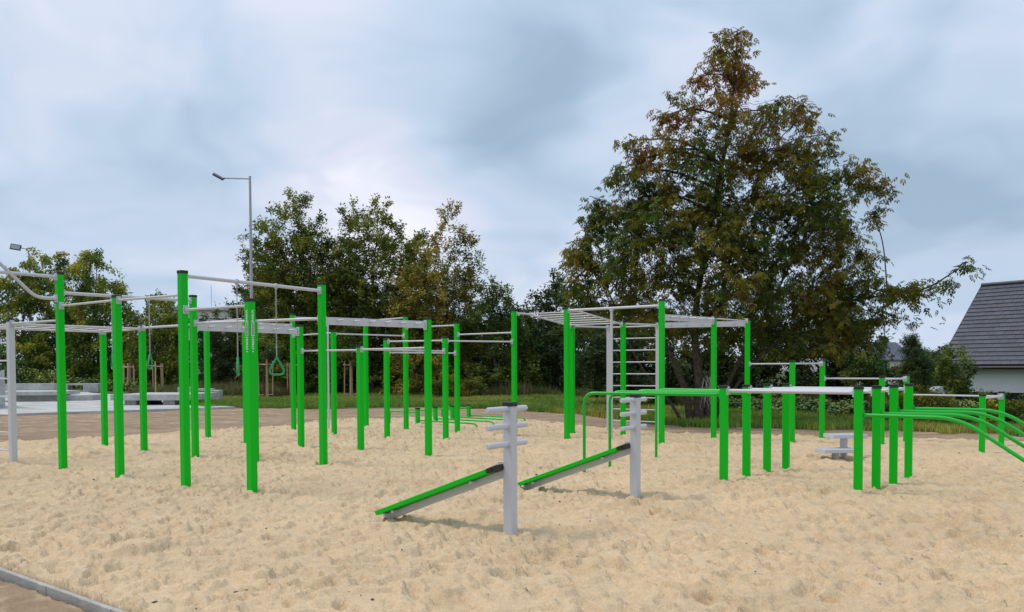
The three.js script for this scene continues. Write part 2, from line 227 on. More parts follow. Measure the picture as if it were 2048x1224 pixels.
function pegBoard(a, b, ya, yb, n, side, len = 0.2) {
  const A = at(a, ya), B = at(b, yb), d = B.clone().sub(A), L = d.length(); d.normalize(); const nrm = V(-d.z, 0, d.x).multiplyScalar(side).normalize();
  const g = bx(L - S - 0.01, 0.125, 0.03, 0, 0, 0, 0.004), m = part('peg_board', g, M.grey, rig);
  m.position.copy(A).add(B).multiplyScalar(0.5); m.rotation.set(0, -Math.atan2(d.z, d.x), 0); m.rotateZ(Math.asin(d.y));
  for (let i = 0; i < n; i++) { const x = (i + 0.5) / n * (L - 0.25) - (L - 0.25) / 2, p = part('peg', rod(V(x, 0.012, -len), V(x, 0.012, len), 0.0165, 12), M.grey, m); p.userData = {}; }
  for (const s of [-1, 1]) part('bracket', bx(0.016, 0.17, 0.085, s * (L / 2 - S / 2 - 0.008), -0.01, 0, 0.004), M.grey, m);
}
pegBoard('P6', 'P10b', 2.335, 2.335, 6, 1); pegBoard('P7', 'P10a', 2.66, 2.66, 6, 1); pegBoard('P11', 'P17', 2.365, 2.365, 6, 1); pegBoard('P24', 'P25', 2.60, 2.60, 5, 1); pegBoard('LR', 'P26', 2.58, 2.58, 5, 1, 0.12);
{ // level ladder on the left
  const y = 2.357, a0 = at('P0', y), a1 = at('P4', y), b0 = at('PX', y), b1 = at('P3', y);
  bar(rig, a0, a1, 0.021, M.grey, 'ladder_rail'); bar(rig, b0, b1, 0.021, M.grey, 'ladder_rail'); bar(rig, b1, a1, 0.0175);
  for (let i = 1; i <= 6; i++) part('rung', rod(a0.clone().lerp(a1, i / 7), b0.clone().lerp(b1, i / 7), 0.0145), M.grey, rig);
  for (let i = 0; i < 8; i++) { const h = 2.352 - i * 0.3055; part('rung', rod(at('P0', h), at('PX', h), 0.0145), M.grey, rig); }   // wall bars beside it
}
{ // sloping ladder and wall bars on the right
  const mk = (a, b) => { const A = at(a, 2.83), B = at(b, 2.575), d = B.clone().sub(A).setY(0).normalize(), k = A.clone().addScaledVector(d, 0.34); const m = part('ladder_rail', pipe([A.clone().addScaledVector(d, S / 2), k, B.clone().addScaledVector(d, -S / 2)], 0.022, 0.1), M.grey, rig); bracket(m, A, d); bracket(m, B, d.clone().negate()); return [k, B]; };
  const [k0, e0] = mk('P20', 'P22'), [k1, e1] = mk('P21', 'P23');
  for (let i = 0; i < 7; i++) { const t = i / 6 * 0.9 + 0.02; part('rung', rod(k0.clone().lerp(e0, t), k1.clone().lerp(e1, t), 0.0145), M.grey, rig); }
  for (let i = 0; i < 8; i++) { const h = 2.286 - i * 0.2888; part('rung', rod(at('LL', h), at('LR', h), 0.0145), M.grey, rig); }
  bar(rig, at('LL', 2.57), at('LR', 2.57), 0.0175);
  const p = at('P21', 2.837).lerp(at('P24', 2.837), 0.491), m = part('climbing_pole', rod(V(p.x, -0.2, p.z), p, 0.027), M.grey, rig); part('collar', rod(V(p.x, p.y - 0.06, p.z), V(p.x, p.y - 0.02, p.z), 0.045), M.grey, m);
  const q = at('P10a', 2.885).lerp(at('P14', 2.885), 0.47), n = part('climbing_pole', rod(V(q.x, -0.2, q.z), q, 0.027), M.grey, rig); part('collar', rod(V(q.x, q.y - 0.06, q.z), V(q.x, q.y - 0.02, q.z), 0.045), M.grey, n);
}
{ // raised tubes leaving the tall left post towards the left
  const b = V(-0.565, 0, 0.825), A = at('P1', 3.049), B = at('P1', 2.705), E = A.clone().addScaledVector(b, 2.35);
  const far = post(rig, E.x, 3.75, E.z); far.userData = {};
  const u = part('bar', rod(A.clone().addScaledVector(b, 0.05), E.clone().addScaledVector(b, -0.05), 0.026), M.grey, rig); bracket(u, A, b);
  const w = part('bent_bar', pipe([B.clone().addScaledVector(b, 0.05), B.clone().addScaledVector(b, 0.375), B.clone().addScaledVector(b, 1.35).setY(3.6), E.clone().addScaledVector(b, -0.05).setY(3.6)], 0.026, 0.14), M.grey, rig); bracket(w, B, b);
}
{ // lettering running up two faces of the front post
  const font = await new FontLoader().loadAsync('fonts/droid/droid_sans_bold.typeface.json');
  const text = (s, h, w) => { const g = new TextGeometry(s, { font, size: h, depth: 0.0012, curveSegments: 3, bevelEnabled: false }); g.computeBoundingBox(); const b = g.boundingBox; g.translate(-b.min.x, 0, 0); g.scale(w / (b.max.x - b.min.x), 1, 1); return g; };
  const sign = [['STREET', 0.045, 0.165, M.white, 0], ['WORKOUT', 0.222, 0.172, M.ink, 0.0015], ['PARK.PL', 0.405, 0.142, M.white, 0]];
  const p = postMesh.P8;
  const k = 1 / p.scale.y;
  for (const face of [0, 1]) {
    const inner = (geo, mat, x, z) => { geo.rotateZ(Math.PI / 2); geo.translate(0.0165, 1.79 + SINK + x, S / 2 + 0.0006 + z); geo.rotateY(face ? 0 : Math.PI / 2); geo.scale(1, k, 1); part('lettering', geo, mat, p); };
    for (const [s, x, w, mat, z] of sign) inner(text(s, 0.033, w), mat, x, z);
    inner(bx(0.182, 0.045, 0.001, 0.091, 0.0165, 0), M.white, 0.217, 0.0004);
    inner(bx(0.014, 0.018, 0.001, 0.007, 0.0165, 0), M.white, 0.012, 0.0004);
  }
}
// ---------------------------------------------------------------- rings on chains
{
  const link = new THREE.TorusGeometry(0.0125, 0.0033, 5, 10); link.scale(0.75, 1.35, 1);
  const grip = () => { const pts = [[0, 0.13], [0.035, 0.085], [0.085, 0.0], [0.103, -0.055], [0.088, -0.098], [0.045, -0.112], [0, -0.112], [-0.045, -0.112], [-0.088, -0.098], [-0.103, -0.055], [-0.085, 0.0], [-0.035, 0.085]].map(([x, y]) => V(x, y, 0)); return new THREE.TubeGeometry(new THREE.CatmullRomCurve3(pts, true), 60, 0.0165, 10, true); };
  const gripGeo = merged([grip(), new THREE.CylinderGeometry(0.013, 0.02, 0.05, 10).translate(0, 0.145, 0)]);
  for (const [a, b, t, y, turn, where] of [['P5', 'P11', 0.346, 2.85, 1.80, 'hanging just left of the lettered post'], ['P5', 'P11', 0.628, 2.85, 0.25, 'hanging face-on right of the lettered post'], ['P1', 'P6', 0.361, 2.80, 2.1, 'hanging half behind the second front post from left'], ['P1', 'P6', 0.644, 2.80, 1.62, 'hanging beside the short post, seen obliquely from left']]) {
    const p = at(a, y).lerp(at(b, y), t), top = 1.76 - p.y + (a === 'P1' ? 0.1 : 0), g = thing('gym_ring', 'green triangular gym ring on a chain, ' + where, 'gym ring', [p.x, p.y, p.z], 0, 'rings hanging from the rig');
    const n = Math.round((-top - 0.05) / 0.0245), L = []; for (let i = 0; i <= n; i++) { const q = link.clone(); q.rotateY(i % 2 ? Math.PI / 2 : 0.3); q.translate(0, -0.052 - i * 0.0245, 0); L.push(q); }
    part('chain', merged(L), M.steel, g); part('hanger', merged([new THREE.TorusGeometry(0.032, 0.008, 6, 16), bx(0.03, 0.03, 0.03, 0, -0.038, 0, 0.004)]), M.grey, g);
    const h = part('grip', gripGeo, M.ring, g); h.position.y = top - 0.15; h.rotation.y = turn;
  }
}
// ---------------------------------------------------------------- parallel bars and low push-up bars
{
  const leg = [[1.085, -13.146], [1.54, -13.77], [2.009, -14.398], [2.502, -15.169]], q1 = [[2.934, -12.098], [3.397, -12.656], [3.846, -13.167], [4.208, -13.411]], q2 = [[4.325, -10.907], [4.677, -11.209], [5.122, -11.723], [5.672, -12.491]], bend = [[5.189, -10.144], [5.64, -10.675], [6.128, -11.264], [6.641, -11.858]];
  const who = ['nearest to the camera', 'second from the camera', 'third from the camera', 'farthest from the camera'];
  for (let i = 0; i < 4; i++) {
    const g = thing('parallel_bar', 'long green and grey parallel bar on two posts, ' + who[i] + ' of the four', 'exercise bar', [0, 0, 0], 0, 'four parallel bars on the right');
    const [a, b, c, d] = [leg[i], q1[i], q2[i], bend[i]], P = (q, y) => V(q[0], y, q[1]);
    post(g, b[0], 1.336, b[1], M.green, -0.53); post(g, c[0], 1.346, c[1], M.green, -0.51);
    bar(g, P(b, 1.262), P(c, 1.262), 0.024);
    const d1 = P(a, 0).sub(P(b, 0)).normalize(), t = part('green_bar', pipe([P(b, 1.205).addScaledVector(d1, 0.05), P(a, 1.205), P(a, -0.2)], 0.0235, 0.17, 16), M.greenTube, g); bracket(t, P(b, 1.205), d1, M.greenTube);
    const d2 = P(d, 0).sub(P(c, 0)).normalize(), e = P(d, 0.985).addScaledVector(d2, 1.62); e.y = -0.09;
    const u = part('green_bar', pipe([P(c, 0.985).addScaledVector(d2, 0.05), P(d, 0.985), e], 0.0235, 0.26, 16), M.greenTube, g); bracket(u, P(c, 0.985), d2, M.greenTube);
  }
  const s = [[-2.631, 0.474, -24.354], [-2.21, 0.465, -25.203], [-1.775, 0.462, -26.016], [-1.334, 0.454, -26.86]];
  for (let i = 0; i < 4; i++) {
    const [x, h, z] = s[i], g = thing('push_up_bar', 'low green push-up bar with a short post, ' + who[i] + ' of the far four', 'exercise bar', [0, 0, 0], 0, 'low push-up bars at the back'), D = V(0.73, 0, 0.684);
    post(g, x, h, z);
    const A = V(x, 0.345, z), B = V(x, 0.125, z), n = D.clone().negate();
    const t = part('green_bar', pipe([A.clone().addScaledVector(n, 0.05), A.clone().addScaledVector(n, 1.22), A.clone().addScaledVector(n, 1.22).setY(-0.2)], 0.022, 0.1), M.greenTube, g); bracket(t, A, n, M.greenTube);
    const e = B.clone().addScaledVector(D, 2.32), u = part('green_bar', pipe([B.clone().addScaledVector(D, 0.05), e, e.clone().addScaledVector(D, 0.12).setY(-0.2)], 0.022, 0.1), M.greenTube, g); bracket(u, B, D, M.greenTube);
  }
}
// ---------------------------------------------------------------- incline benches
function bench(x, z, label) {
  const g = thing('incline_bench', label, 'exercise bench', [x, 0, z], -0.60, 'grey and green incline benches');   // local -x runs down the board, local +z faces the camera
  const p = post(g, 0, 1.268, 0, M.grey, 0); p.userData = {};
  for (const y of [1.202, 1.038, 0.868]) { const r = part('foot_roller', new THREE.CylinderGeometry(0.0275, 0.0275, 0.62, 20).rotateX(Math.PI / 2), M.grey, g); r.position.set(0, y, 0.045); for (const s of [-1, 1]) part('end_cap', new THREE.CylinderGeometry(0.0215, 0.0265, 0.012, 20).rotateX(s * Math.PI / 2), M.grey, r).position.z = s * 0.315; }
  const ang = Math.atan2(0.555, 1.50), tilt = new THREE.Group(); tilt.name = 'board_frame'; tilt.position.set(-0.03, 0.66, 0); tilt.rotation.z = ang; g.add(tilt);
  part('board', merged([bx(1.53, 0.046, 0.31, -0.155 - 0.765, 0.002, 0, 0.005)]), M.green, tilt);
  for (const k of [0, 1]) part('end_pad', bx(0.066, 0.05, 0.314, -0.115 + 0.07 * k, 0.002, 0, 0.008), M.cap, tilt);
  part('beam', merged([bx(1.66, 0.07, 0.055, -0.80, -0.062, 0, 0.005)]), M.grey, tilt);
  for (const xx of [-0.40, -1.48]) part('support_peg', new THREE.CylinderGeometry(0.0165, 0.0165, 0.24, 14).rotateX(Math.PI / 2).translate(xx, -0.042, 0), M.grey, tilt);
  part('gusset', bx(0.10, 0.12, 0.03, -0.085, 0.635, 0, 0.004), M.grey, g);
  part('foot', bx(0.10, 0.3, 0.06, -1.56, -0.085, 0, 0.005), M.grey, g);
  return g;
}
bench(-0.02, -8.315, 'incline bench with green board and grey roller post, nearest the camera');
bench(1.484, -10.526, 'incline bench with green board and grey roller post, behind the nearer one');
// ---------------------------------------------------------------- step platforms
for (const [x, z, h, l] of [[5.745, -15.13, 0.417, 'taller grey step platform on a round leg behind the parallel bars'], [5.515, -14.89, 0.188, 'lower grey step platform on a short round leg behind the parallel bars']]) {
  const g = thing('step_platform', l, 'step', [x, 0, z], 0.13, 'grey step platforms');
  part('plate', bx(0.62, 0.062, 0.38, 0.03, h - 0.031, 0, 0.008), M.grey, g); part('leg', rod(V(0, -0.25, 0), V(0, h - 0.06, 0), 0.062, 24), M.grey, g);
}
console.log('equipment done');
// ---------------------------------------------------------------- trees
function leafGeo(list) { // each entry: base, direction, side, length, width -> a folded diamond
  const P = [], N = [], I = []; let k = 0;
  for (const [b, d, s, l, w] of list) {
    const n = new THREE.Vector3().crossVectors(s, d).normalize(), tip = b.clone().addScaledVector(d, l), mid = b.clone().addScaledVector(d, l * 0.42), lf = mid.clone().addScaledVector(s, w / 2).addScaledVector(n, w * 0.16), rt = mid.clone().addScaledVector(s, -w / 2).addScaledVector(n, w * 0.16);
    for (const q of [b, lf, tip, rt]) { P.push(q.x, q.y, q.z); N.push(n.x, n.y, n.z); }
    I.push(k, k + 1, k + 2, k, k + 2, k + 3); k += 4;
  }
  const g = new THREE.BufferGeometry(); g.setAttribute('position', new THREE.Float32BufferAttribute(P, 3)); g.setAttribute('normal', new THREE.Float32BufferAttribute(N, 3)); g.setIndex(I); return g;
}
const compoundLeaf = (() => { const L = [], droop = V(1, -0.35, 0).normalize(); for (const [t, s] of [[0.05, 1], [0.05, -1], [0.11, 1], [0.11, -1], [0.15, 0]]) { const d = V(0.75, -0.5, 0.75 * s).normalize(), side = new THREE.Vector3().crossVectors(d, UP).normalize(); L.push([droop.clone().multiplyScalar(t), d, side, 0.105, 0.046]); } return leafGeo(L); })();
function clusterLeaf(seed, n, rad, len, wid) { const R = rng(seed), L = []; for (let i = 0; i < n; i++) { const d = V(R() * 2 - 1, R() * 1.2 - 0.7, R() * 2 - 1).normalize(), side = new THREE.Vector3().crossVectors(d, V(R() - 0.5, 1, R() - 0.5)).normalize(); L.push([V((R() * 2 - 1) * rad, (R() * 2 - 1) * rad, (R() * 2 - 1) * rad), d, side, len * (0.7 + 0.6 * R()), wid]); } return leafGeo(L); }
const broad = clusterLeaf(3, 8, 0.13, 0.15, 0.085), small = clusterLeaf(5, 10, 0.09, 0.09, 0.04), needle = clusterLeaf(9, 14, 0.07, 0.11, 0.02), coarse = clusterLeaf(12, 9, 0.19, 0.22, 0.12);
function limb(pts, r0, r1, seg = 7) { // tapered, slightly crooked
  const c = new THREE.CatmullRomCurve3(pts), n = Math.max(4, pts.length * 4), F = c.computeFrenetFrames(n, false), P = [], I = [], U = [];
  for (let i = 0; i <= n; i++) { const p = c.getPoint(i / n), r = lerp(r0, r1, (i / n) ** 0.8); for (let j = 0; j <= seg; j++) { const a = j / seg * 6.2832, x = Math.cos(a) * r, y = Math.sin(a) * r, q = p.clone().addScaledVector(F.normals[i], x).addScaledVector(F.binormals[i], y); P.push(q.x, q.y, q.z); U.push(j / seg * 0.5, i / n * 3); } }
  for (let i = 0; i < n; i++) for (let j = 0; j < seg; j++) { const a = i * (seg + 1) + j, b = a + seg + 1; I.push(a, a + 1, b, b, a + 1, b + 1); }
  const g = new THREE.BufferGeometry(); g.setAttribute('position', new THREE.Float32BufferAttribute(P, 3)); g.setAttribute('uv', new THREE.Float32BufferAttribute(U, 2)); g.setIndex(I); g.computeVertexNormals(); return g;
}
const C3 = (r, g, b) => [r, g, b];
const mix3 = (a, b, t) => [lerp(a[0], b[0], t), lerp(a[1], b[1], t), lerp(a[2], b[2], t)];
const PAL = {
  maple: (n, y, r) => { const aut = clamp(0.10 + 1.2 * (n - 0.44) + 0.5 * sstep(6.5, 10, y + 3 * (n - 0.5)) + 0.2 * (r - 0.5)); const g = mix3(C3(0.07, 0.115, 0.014), C3(0.20, 0.17, 0.018), sstep(0, 0.45, aut)); return mix3(g, r > 0.55 ? C3(0.36, 0.145, 0.05) : C3(0.29, 0.165, 0.035), sstep(0.42, 0.98, aut)); },
  olive: (n, y, r) => mix3(mix3(C3(0.105, 0.15, 0.022), C3(0.26, 0.28, 0.034), sstep(0.35, 0.68, n)), C3(0.42, 0.34, 0.04), r > 0.94 ? 0.8 : 0),
  gold: (n, y, r) => mix3(C3(0.13, 0.155, 0.025), C3(0.40, 0.31, 0.05), clamp(sstep(0.38, 0.6, n) + (r - 0.5) * 0.4)),
  dark: (n, y, r) => mix3(C3(0.04, 0.072, 0.026), C3(0.10, 0.14, 0.035), sstep(0.3, 0.7, n) * 0.8 + 0.2 * r),
  mid: (n, y, r) => mix3(C3(0.06, 0.115, 0.024), C3(0.18, 0.225, 0.035), sstep(0.35, 0.7, n)),
  fresh: (n, y, r) => mix3(C3(0.10, 0.16, 0.022), C3(0.38, 0.37, 0.035), sstep(0.40, 0.66, n)),
  goldenrod: (n, y, r) => mix3(C3(0.12, 0.16, 0.025), C3(0.58, 0.42, 0.03), r > 0.62 ? sstep(0.35, 0.65, n) : 0.08),
};
function tree({ name, label, category = 'tree', group, base, lobes, stems, geo, pal, seed, dens = 150, len = 0.6, per = 9, scale = 1, trunkR = 0.14, bark = M.barkDark, depthK = 0.85, hang = 0.35, grow = 1.1 }) {
  const R = rng(seed), t = thing(name, label, category, base, 0, group), wood = [], gs = () => (R() + R() + R() - 1.5) * 0.8;
  const L = lobes.map(([x, y, a, b]) => [x, y, a * grow, b * grow]).map(([x, y, rx, ry]) => ({ c: V(x, y, stems ? gs() * 1.5 * Math.min(1, rx) : gs() * Math.max(rx, 0.8) * 1.1), rx, ry, rz: rx * depthK + 0.25 }));
  const top = Math.max(...L.map((q) => q.c.y)), lines = stems ?? [{ pts: [[0, -0.3, 0], [gs() * 0.2, top * 0.25, gs() * 0.2], [gs() * 0.5, top * 0.55, gs() * 0.4], [L[0].c.x, L[0].c.y, L[0].c.z]], r: trunkR }];
  const nodes = [];
  for (const s of lines) { const pts = s.pts.map((p) => V(...p)); wood.push(limb(pts, s.r, 0.018, 9)); const c = new THREE.CatmullRomCurve3(pts); for (let i = 1; i <= 24; i++) nodes.push({ p: c.getPoint(i / 24), r: lerp(s.r, 0.018, i / 24) }); }
  for (const q of L) { let best = null, bd = 1e9; for (const n of nodes) { const d = n.p.distanceTo(q.c) + (n.p.y > q.c.y - 0.25 * q.ry ? 2.5 : 0); if (d < bd) { bd = d; best = n; } } const m = best.p.clone().lerp(q.c, 0.5).add(V(gs() * 0.2, 0.12 * bd, gs() * 0.2)); wood.push(limb([best.p, m, q.c], Math.min(best.r * 0.7, 0.07), 0.014, 6)); q.from = m; }
  const mats = [], cols = [], o = new THREE.Object3D(), s0 = seed * 13.7;
  for (const q of L) {
    const nb = Math.max(5, Math.round(dens * (q.c.y > top * 0.7 ? (stems ? 0.55 : 0.65) : 1) * q.rx * q.ry / per));
    for (let i = 0; i < nb; i++) {
      const u = V(gs(), gs(), gs()).normalize(), rr = (0.2 + 0.8 * R()) ** 0.45 * (R() < (stems ? 0.3 : 0.15) ? 1.05 + 0.3 * R() : 1), p = V(q.c.x + u.x * q.rx * rr, q.c.y + u.y * q.ry * rr, q.c.z + u.z * q.rz * rr);
      if (p.y < 0.1) continue;
      const dir = u.clone().multiplyScalar(0.75).add(V(gs() * 0.6, gs() * 0.4 + 0.25, gs() * 0.6)).normalize(), l = len * (0.6 + 0.8 * R());
      const root = p.clone().addScaledVector(dir, -0.6 * l), n = fbm(p.x * 1.2 + s0, p.y * 1.2 + p.z * 0.8, 3);
      if (i % 3 === 0 || rr > 1) wood.push(limb([q.c.clone().lerp(root, 0.15), q.c.clone().lerp(root, 0.6).add(V(0, 0.05, 0)), root, p], 0.011, 0.004, 3));
      const cnt = Math.round(per * (0.7 + 0.6 * R()));
      for (let k = 0; k < cnt; k++) {
        const sT = (k + R()) / cnt * l; o.position.copy(root).addScaledVector(dir, sT); o.position.y -= hang * sT * sT; o.position.add(V(gs(), gs(), gs()).multiplyScalar(0.09 * scale + 0.03));
        o.rotation.set((R() - 0.5) * 1.1, R() * 6.2832, (R() - 0.5) * 0.9 - 0.25); o.scale.setScalar(scale * (0.75 + 0.5 * R())); o.updateMatrix(); mats.push(o.matrix.clone());
        const c = pal(n + 0.12 * (R() - 0.5), o.position.y, R()), v = 0.8 + 0.4 * R(); cols.push([c[0] * v, c[1] * v, c[2] * v]);
      }
    }
  }
  const crown = sh(new THREE.InstancedMesh(geo, M.leaf, mats.length)); crown.name = 'crown'; const cc = new THREE.Color();
  for (let i = 0; i < mats.length; i++) { crown.setMatrixAt(i, mats[i]); crown.setColorAt(i, cc.setRGB(...cols[i])); }
  crown.userData = { kind: 'stuff' }; t.add(crown); leafCount += mats.length;
  part('trunk', mergeGeometries(wood.map((g) => { g.attributes.uv || g.setAttribute('uv', new THREE.Float32BufferAttribute(new Float32Array(g.attributes.position.count * 2), 2)); return g; })), bark, t);
  return t;
}
let leafCount = 0;
const LOBES_big=[[1.11,10.78,0.31,0.36],[0.70,10.67,0.25,0.36],[1.11,10.27,0.50,0.56],[0.66,10.13,0.39,0.47],[0.59,9.73,0.62,0.62],[1.35,9.59,0.56,0.62],[0.05,9.59,0.42,0.56],[-0.09,8.71,0.83,0.69],[0.94,8.57,0.97,0.83],[1.90,8.57,0.62,0.69],[-0.85,8.58,0.44,0.56],[-0.71,7.62,0.90,0.69],[0.46,7.41,1.18,0.90],[1.84,7.54,1.04,0.83],[2.73,8.29,0.62,0.62],[-1.53,7.42,0.58,0.58],[3.08,7.27,0.76,0.76],[-0.36,6.32,1.32,0.90],[1.16,6.18,1.39,0.97],[2.54,6.17,1.18,0.90],[-1.39,6.39,0.76,0.69],[4.05,6.92,0.69,0.44],[4.74,6.69,0.50,0.33],[3.64,6.03,0.83,0.62],[-2.22,6.88,0.36,0.39],[-2.29,5.78,0.69,0.62],[-1.18,5.23,1.18,0.83],[0.34,4.95,1.46,0.97],[1.99,4.94,1.39,0.97],[3.38,4.94,1.04,0.76],[4.27,5.48,0.62,0.44],[-2.91,5.65,0.44,0.53],[-3.12,4.69,0.62,0.62],[-2.29,4.41,1.04,0.83],[-0.77,3.99,1.32,0.83],[0.89,3.71,1.39,0.76],[2.55,3.84,1.39,0.83],[3.80,3.97,0.97,0.62],[4.55,4.72,0.39,0.31],[-2.98,3.58,0.62,0.62],[-1.87,3.16,1.11,0.62],[-0.07,2.88,1.25,0.56],[1.73,2.74,1.39,0.56],[3.39,3.01,1.11,0.62],[4.49,3.55,0.83,0.49],[5.25,3.62,0.76,0.42],[5.05,3.07,0.56,0.31],[6.08,3.69,0.67,0.25],[6.84,3.96,0.42,0.19],[7.32,4.44,0.28,0.17],[2.84,2.18,1.11,0.42],[4.09,2.45,0.69,0.42],[-2.63,6.22,0.39,0.33],[-1.85,7.90,0.33,0.36],[3.56,7.97,0.36,0.36],[4.86,5.89,0.36,0.22],[5.15,6.60,0.31,0.19],[-3.46,4.89,0.33,0.36],[-3.40,4.00,0.39,0.36],[2.80,8.83,0.28,0.28]];
const LOBES_cA=[[-0.12,11.26,0.89,0.89],[-0.64,9.79,1.63,1.34],[0.84,9.64,1.34,1.19],[-1.55,7.88,1.49,1.63],[0.07,7.29,2.23,1.93],[1.84,7.28,1.49,1.78],[-1.14,4.93,1.93,2.08],[0.92,4.33,2.23,2.08],[-0.29,1.97,2.53,1.63],[1.64,1.96,1.49,1.78]];
const LOBES_cB=[[0.38,10.65,1.04,0.83],[-1.10,10.51,0.89,0.83],[-0.08,9.04,1.93,1.49],[-1.57,8.16,1.49,1.63],[1.69,8.74,1.63,1.34],[0.49,6.38,2.67,1.93],[2.72,7.85,1.19,1.34],[-1.30,5.21,2.08,2.08],[1.66,4.90,2.23,1.93],[0.16,2.84,2.67,1.78],[-1.63,1.96,1.78,1.78],[2.23,1.94,1.78,1.63]];
const LOBES_cC=[[-1.39,6.47,1.29,1.71],[-1.27,3.63,1.71,1.71],[0.48,9.86,0.86,0.86],[1.47,8.44,1.00,1.00],[0.04,7.60,1.43,1.43],[1.74,6.74,1.00,1.00],[-0.54,5.62,1.86,1.57],[1.02,5.04,1.71,1.43],[0.01,3.06,2.29,1.71],[1.43,2.48,1.43,1.71],[-1.14,1.35,1.71,1.14]];
const LOBES_dark=[[-0.39,9.28,0.53,0.93],[-0.75,7.31,1.16,1.49],[0.06,5.99,1.66,1.99],[-0.96,4.02,1.49,1.99],[0.52,3.02,1.82,2.32],[-2.62,3.36,1.49,1.99],[-2.98,1.71,1.66,1.33],[-1.66,1.54,1.99,1.33]];
const LOBES_mD=[[0.16,5.71,0.77,0.77],[-0.67,4.49,1.23,1.23],[0.97,4.07,1.37,1.23],[-0.95,2.71,1.65,1.65],[1.10,2.16,1.78,1.65],[-0.14,1.07,2.19,1.10]];
const LOBES_mE=[[-0.13,6.44,0.63,0.71],[-0.56,5.31,1.20,1.14],[0.72,4.73,1.29,1.29],[-0.99,3.32,1.43,1.57],[1.00,2.74,2.00,1.71],[-0.14,1.18,2.43,1.29]];
const LOBES_lF=[[-0.44,9.11,1.65,1.44],[1.62,9.51,1.65,1.44],[-1.10,7.07,2.47,2.06],[2.18,7.05,2.26,2.06],[0.08,4.61,3.29,2.47],[2.94,4.19,2.06,2.47],[-0.39,1.94,3.29,1.85],[2.89,1.72,2.47,1.65]];
const LOBES_lG=[[0.37,9.75,1.28,1.12],[-1.24,9.36,1.20,1.20],[-0.07,7.77,2.20,1.60],[1.71,6.96,1.80,1.80],[-1.12,5.38,2.20,2.40],[1.46,4.18,2.40,2.40],[-0.18,1.99,2.80,1.80],[2.61,1.98,2.00,1.80]];
const LOBES_lH=[[0.10,6.72,0.94,0.83],[-0.68,5.22,1.51,1.51],[1.01,5.40,1.13,1.21],[-1.10,2.97,1.70,1.89],[1.16,2.96,1.70,2.26],[0.00,1.46,2.26,1.32],[2.13,4.46,0.94,1.89],[2.27,1.83,1.13,1.70]];
const LOBES_bI=[[-0.60,2.76,1.20,1.20],[0.80,2.55,1.20,1.40],[-1.40,1.77,1.00,1.20],[0.00,1.36,1.60,1.00],[1.40,1.15,1.20,0.90]];
const LOBES_bJ=[[-1.44,2.58,1.23,1.44],[0.20,2.78,1.44,1.44],[1.64,2.36,1.23,1.44],[-0.82,1.14,1.44,1.03],[1.03,1.03,1.65,0.93]];
const LOBES_bK=[[-0.51,3.33,1.00,1.20],[0.68,3.32,0.90,1.00],[-0.30,1.93,1.30,1.20],[1.09,2.12,1.00,1.20],[-0.69,0.73,1.20,0.70],[0.70,0.83,1.40,0.80]];
const LOBES_rL=[[-0.47,1.67,0.57,0.53],[0.38,1.29,0.64,0.49],[-0.56,1.24,0.94,0.75],[0.48,0.86,1.04,0.75]];
const LOBES_rM=[[-0.04,2.47,0.17,0.38],[-0.04,1.92,0.31,0.45],[-0.02,1.36,0.45,0.55],[0.01,0.58,0.55,0.69]];
const LOBES_rN=[[-0.12,2.18,0.91,0.57],[0.68,1.84,0.69,0.69],[-0.57,1.27,0.91,0.80],[0.35,0.81,1.26,0.91],[0.70,0.58,0.80,0.57]];
const LOBES_t1=[[-2.72,3.08,1.89,2.06],[0.02,3.41,2.40,2.40],[2.76,3.06,2.40,2.40],[-1.38,1.19,2.74,1.54],[1.71,1.01,2.74,1.54]];
const LOBES_t2=[[-2.72,3.39,2.06,2.40],[0.02,3.72,2.57,2.57],[2.41,3.03,2.23,2.23],[-1.72,1.16,2.74,1.54],[1.37,0.98,2.74,1.54]];
const LOBES_t3=[[-2.05,3.02,2.06,2.06],[0.01,3.36,2.23,2.23],[2.06,3.01,2.06,2.06],[-1.03,0.96,2.74,1.44],[1.71,0.95,2.40,1.44]];
const LOBES_t4=[[-2.31,2.95,1.99,1.99],[0.00,3.27,2.32,2.32],[2.32,2.93,1.99,1.99],[-1.33,0.96,2.65,1.39],[1.66,0.95,2.65,1.39]];
const LOBES_fO=[[-3.88,3.12,1.71,0.77],[-1.74,3.33,1.29,0.86],[-2.58,2.05,3.00,1.29]];
const bigTree = tree({ name: 'ash_maple_tree', label: 'tall multi-stemmed tree with rusty autumn leaves standing beside the sand', base: [5.15, 0, -24.3], lobes: LOBES_big, geo: compoundLeaf, pal: PAL.maple, seed: 11, dens: 860, per: 13, len: 0.8, scale: 1.05, grow: 1.0, bark: M.bark, depthK: 0.85, hang: 0.5,
  stems: [{ pts: [[-0.15, -0.3, 0], [-0.35, 0.9, 0.1], [-0.9, 2.2, 0.2], [-1.5, 3.7, 0.4]], r: 0.15 }, { pts: [[0, -0.3, 0.05], [0.02, 1.2, 0.1], [-0.1, 2.8, 0.1], [0.35, 5.5, 0], [0.9, 8.5, 0], [1.07, 10.6, 0]], r: 0.165 }, { pts: [[0.2, -0.3, 0], [0.42, 1.3, -0.1], [0.55, 2.4, -0.2], [0.95, 4.5, -0.3], [1.95, 7.4, -0.3]], r: 0.14 },
    { pts: [[0.3, -0.3, 0], [0.9, 1.2, 0], [1.6, 2.6, 0.2], [2.7, 4.8, 0.3]], r: 0.085 }, { pts: [[0.25, -0.3, -0.1], [1.05, 1.0, 0], [2.2, 2.3, 0.2], [3.9, 3.3, 0.2], [6.2, 3.7, 0.1], [7.2, 4.25, 0]], r: 0.055 }, { pts: [[-0.25, -0.3, 0.1], [-0.8, 0.6, 0.3], [-1.6, 1.6, 0.3], [-2.5, 3.7, 0.2]], r: 0.06 }] });
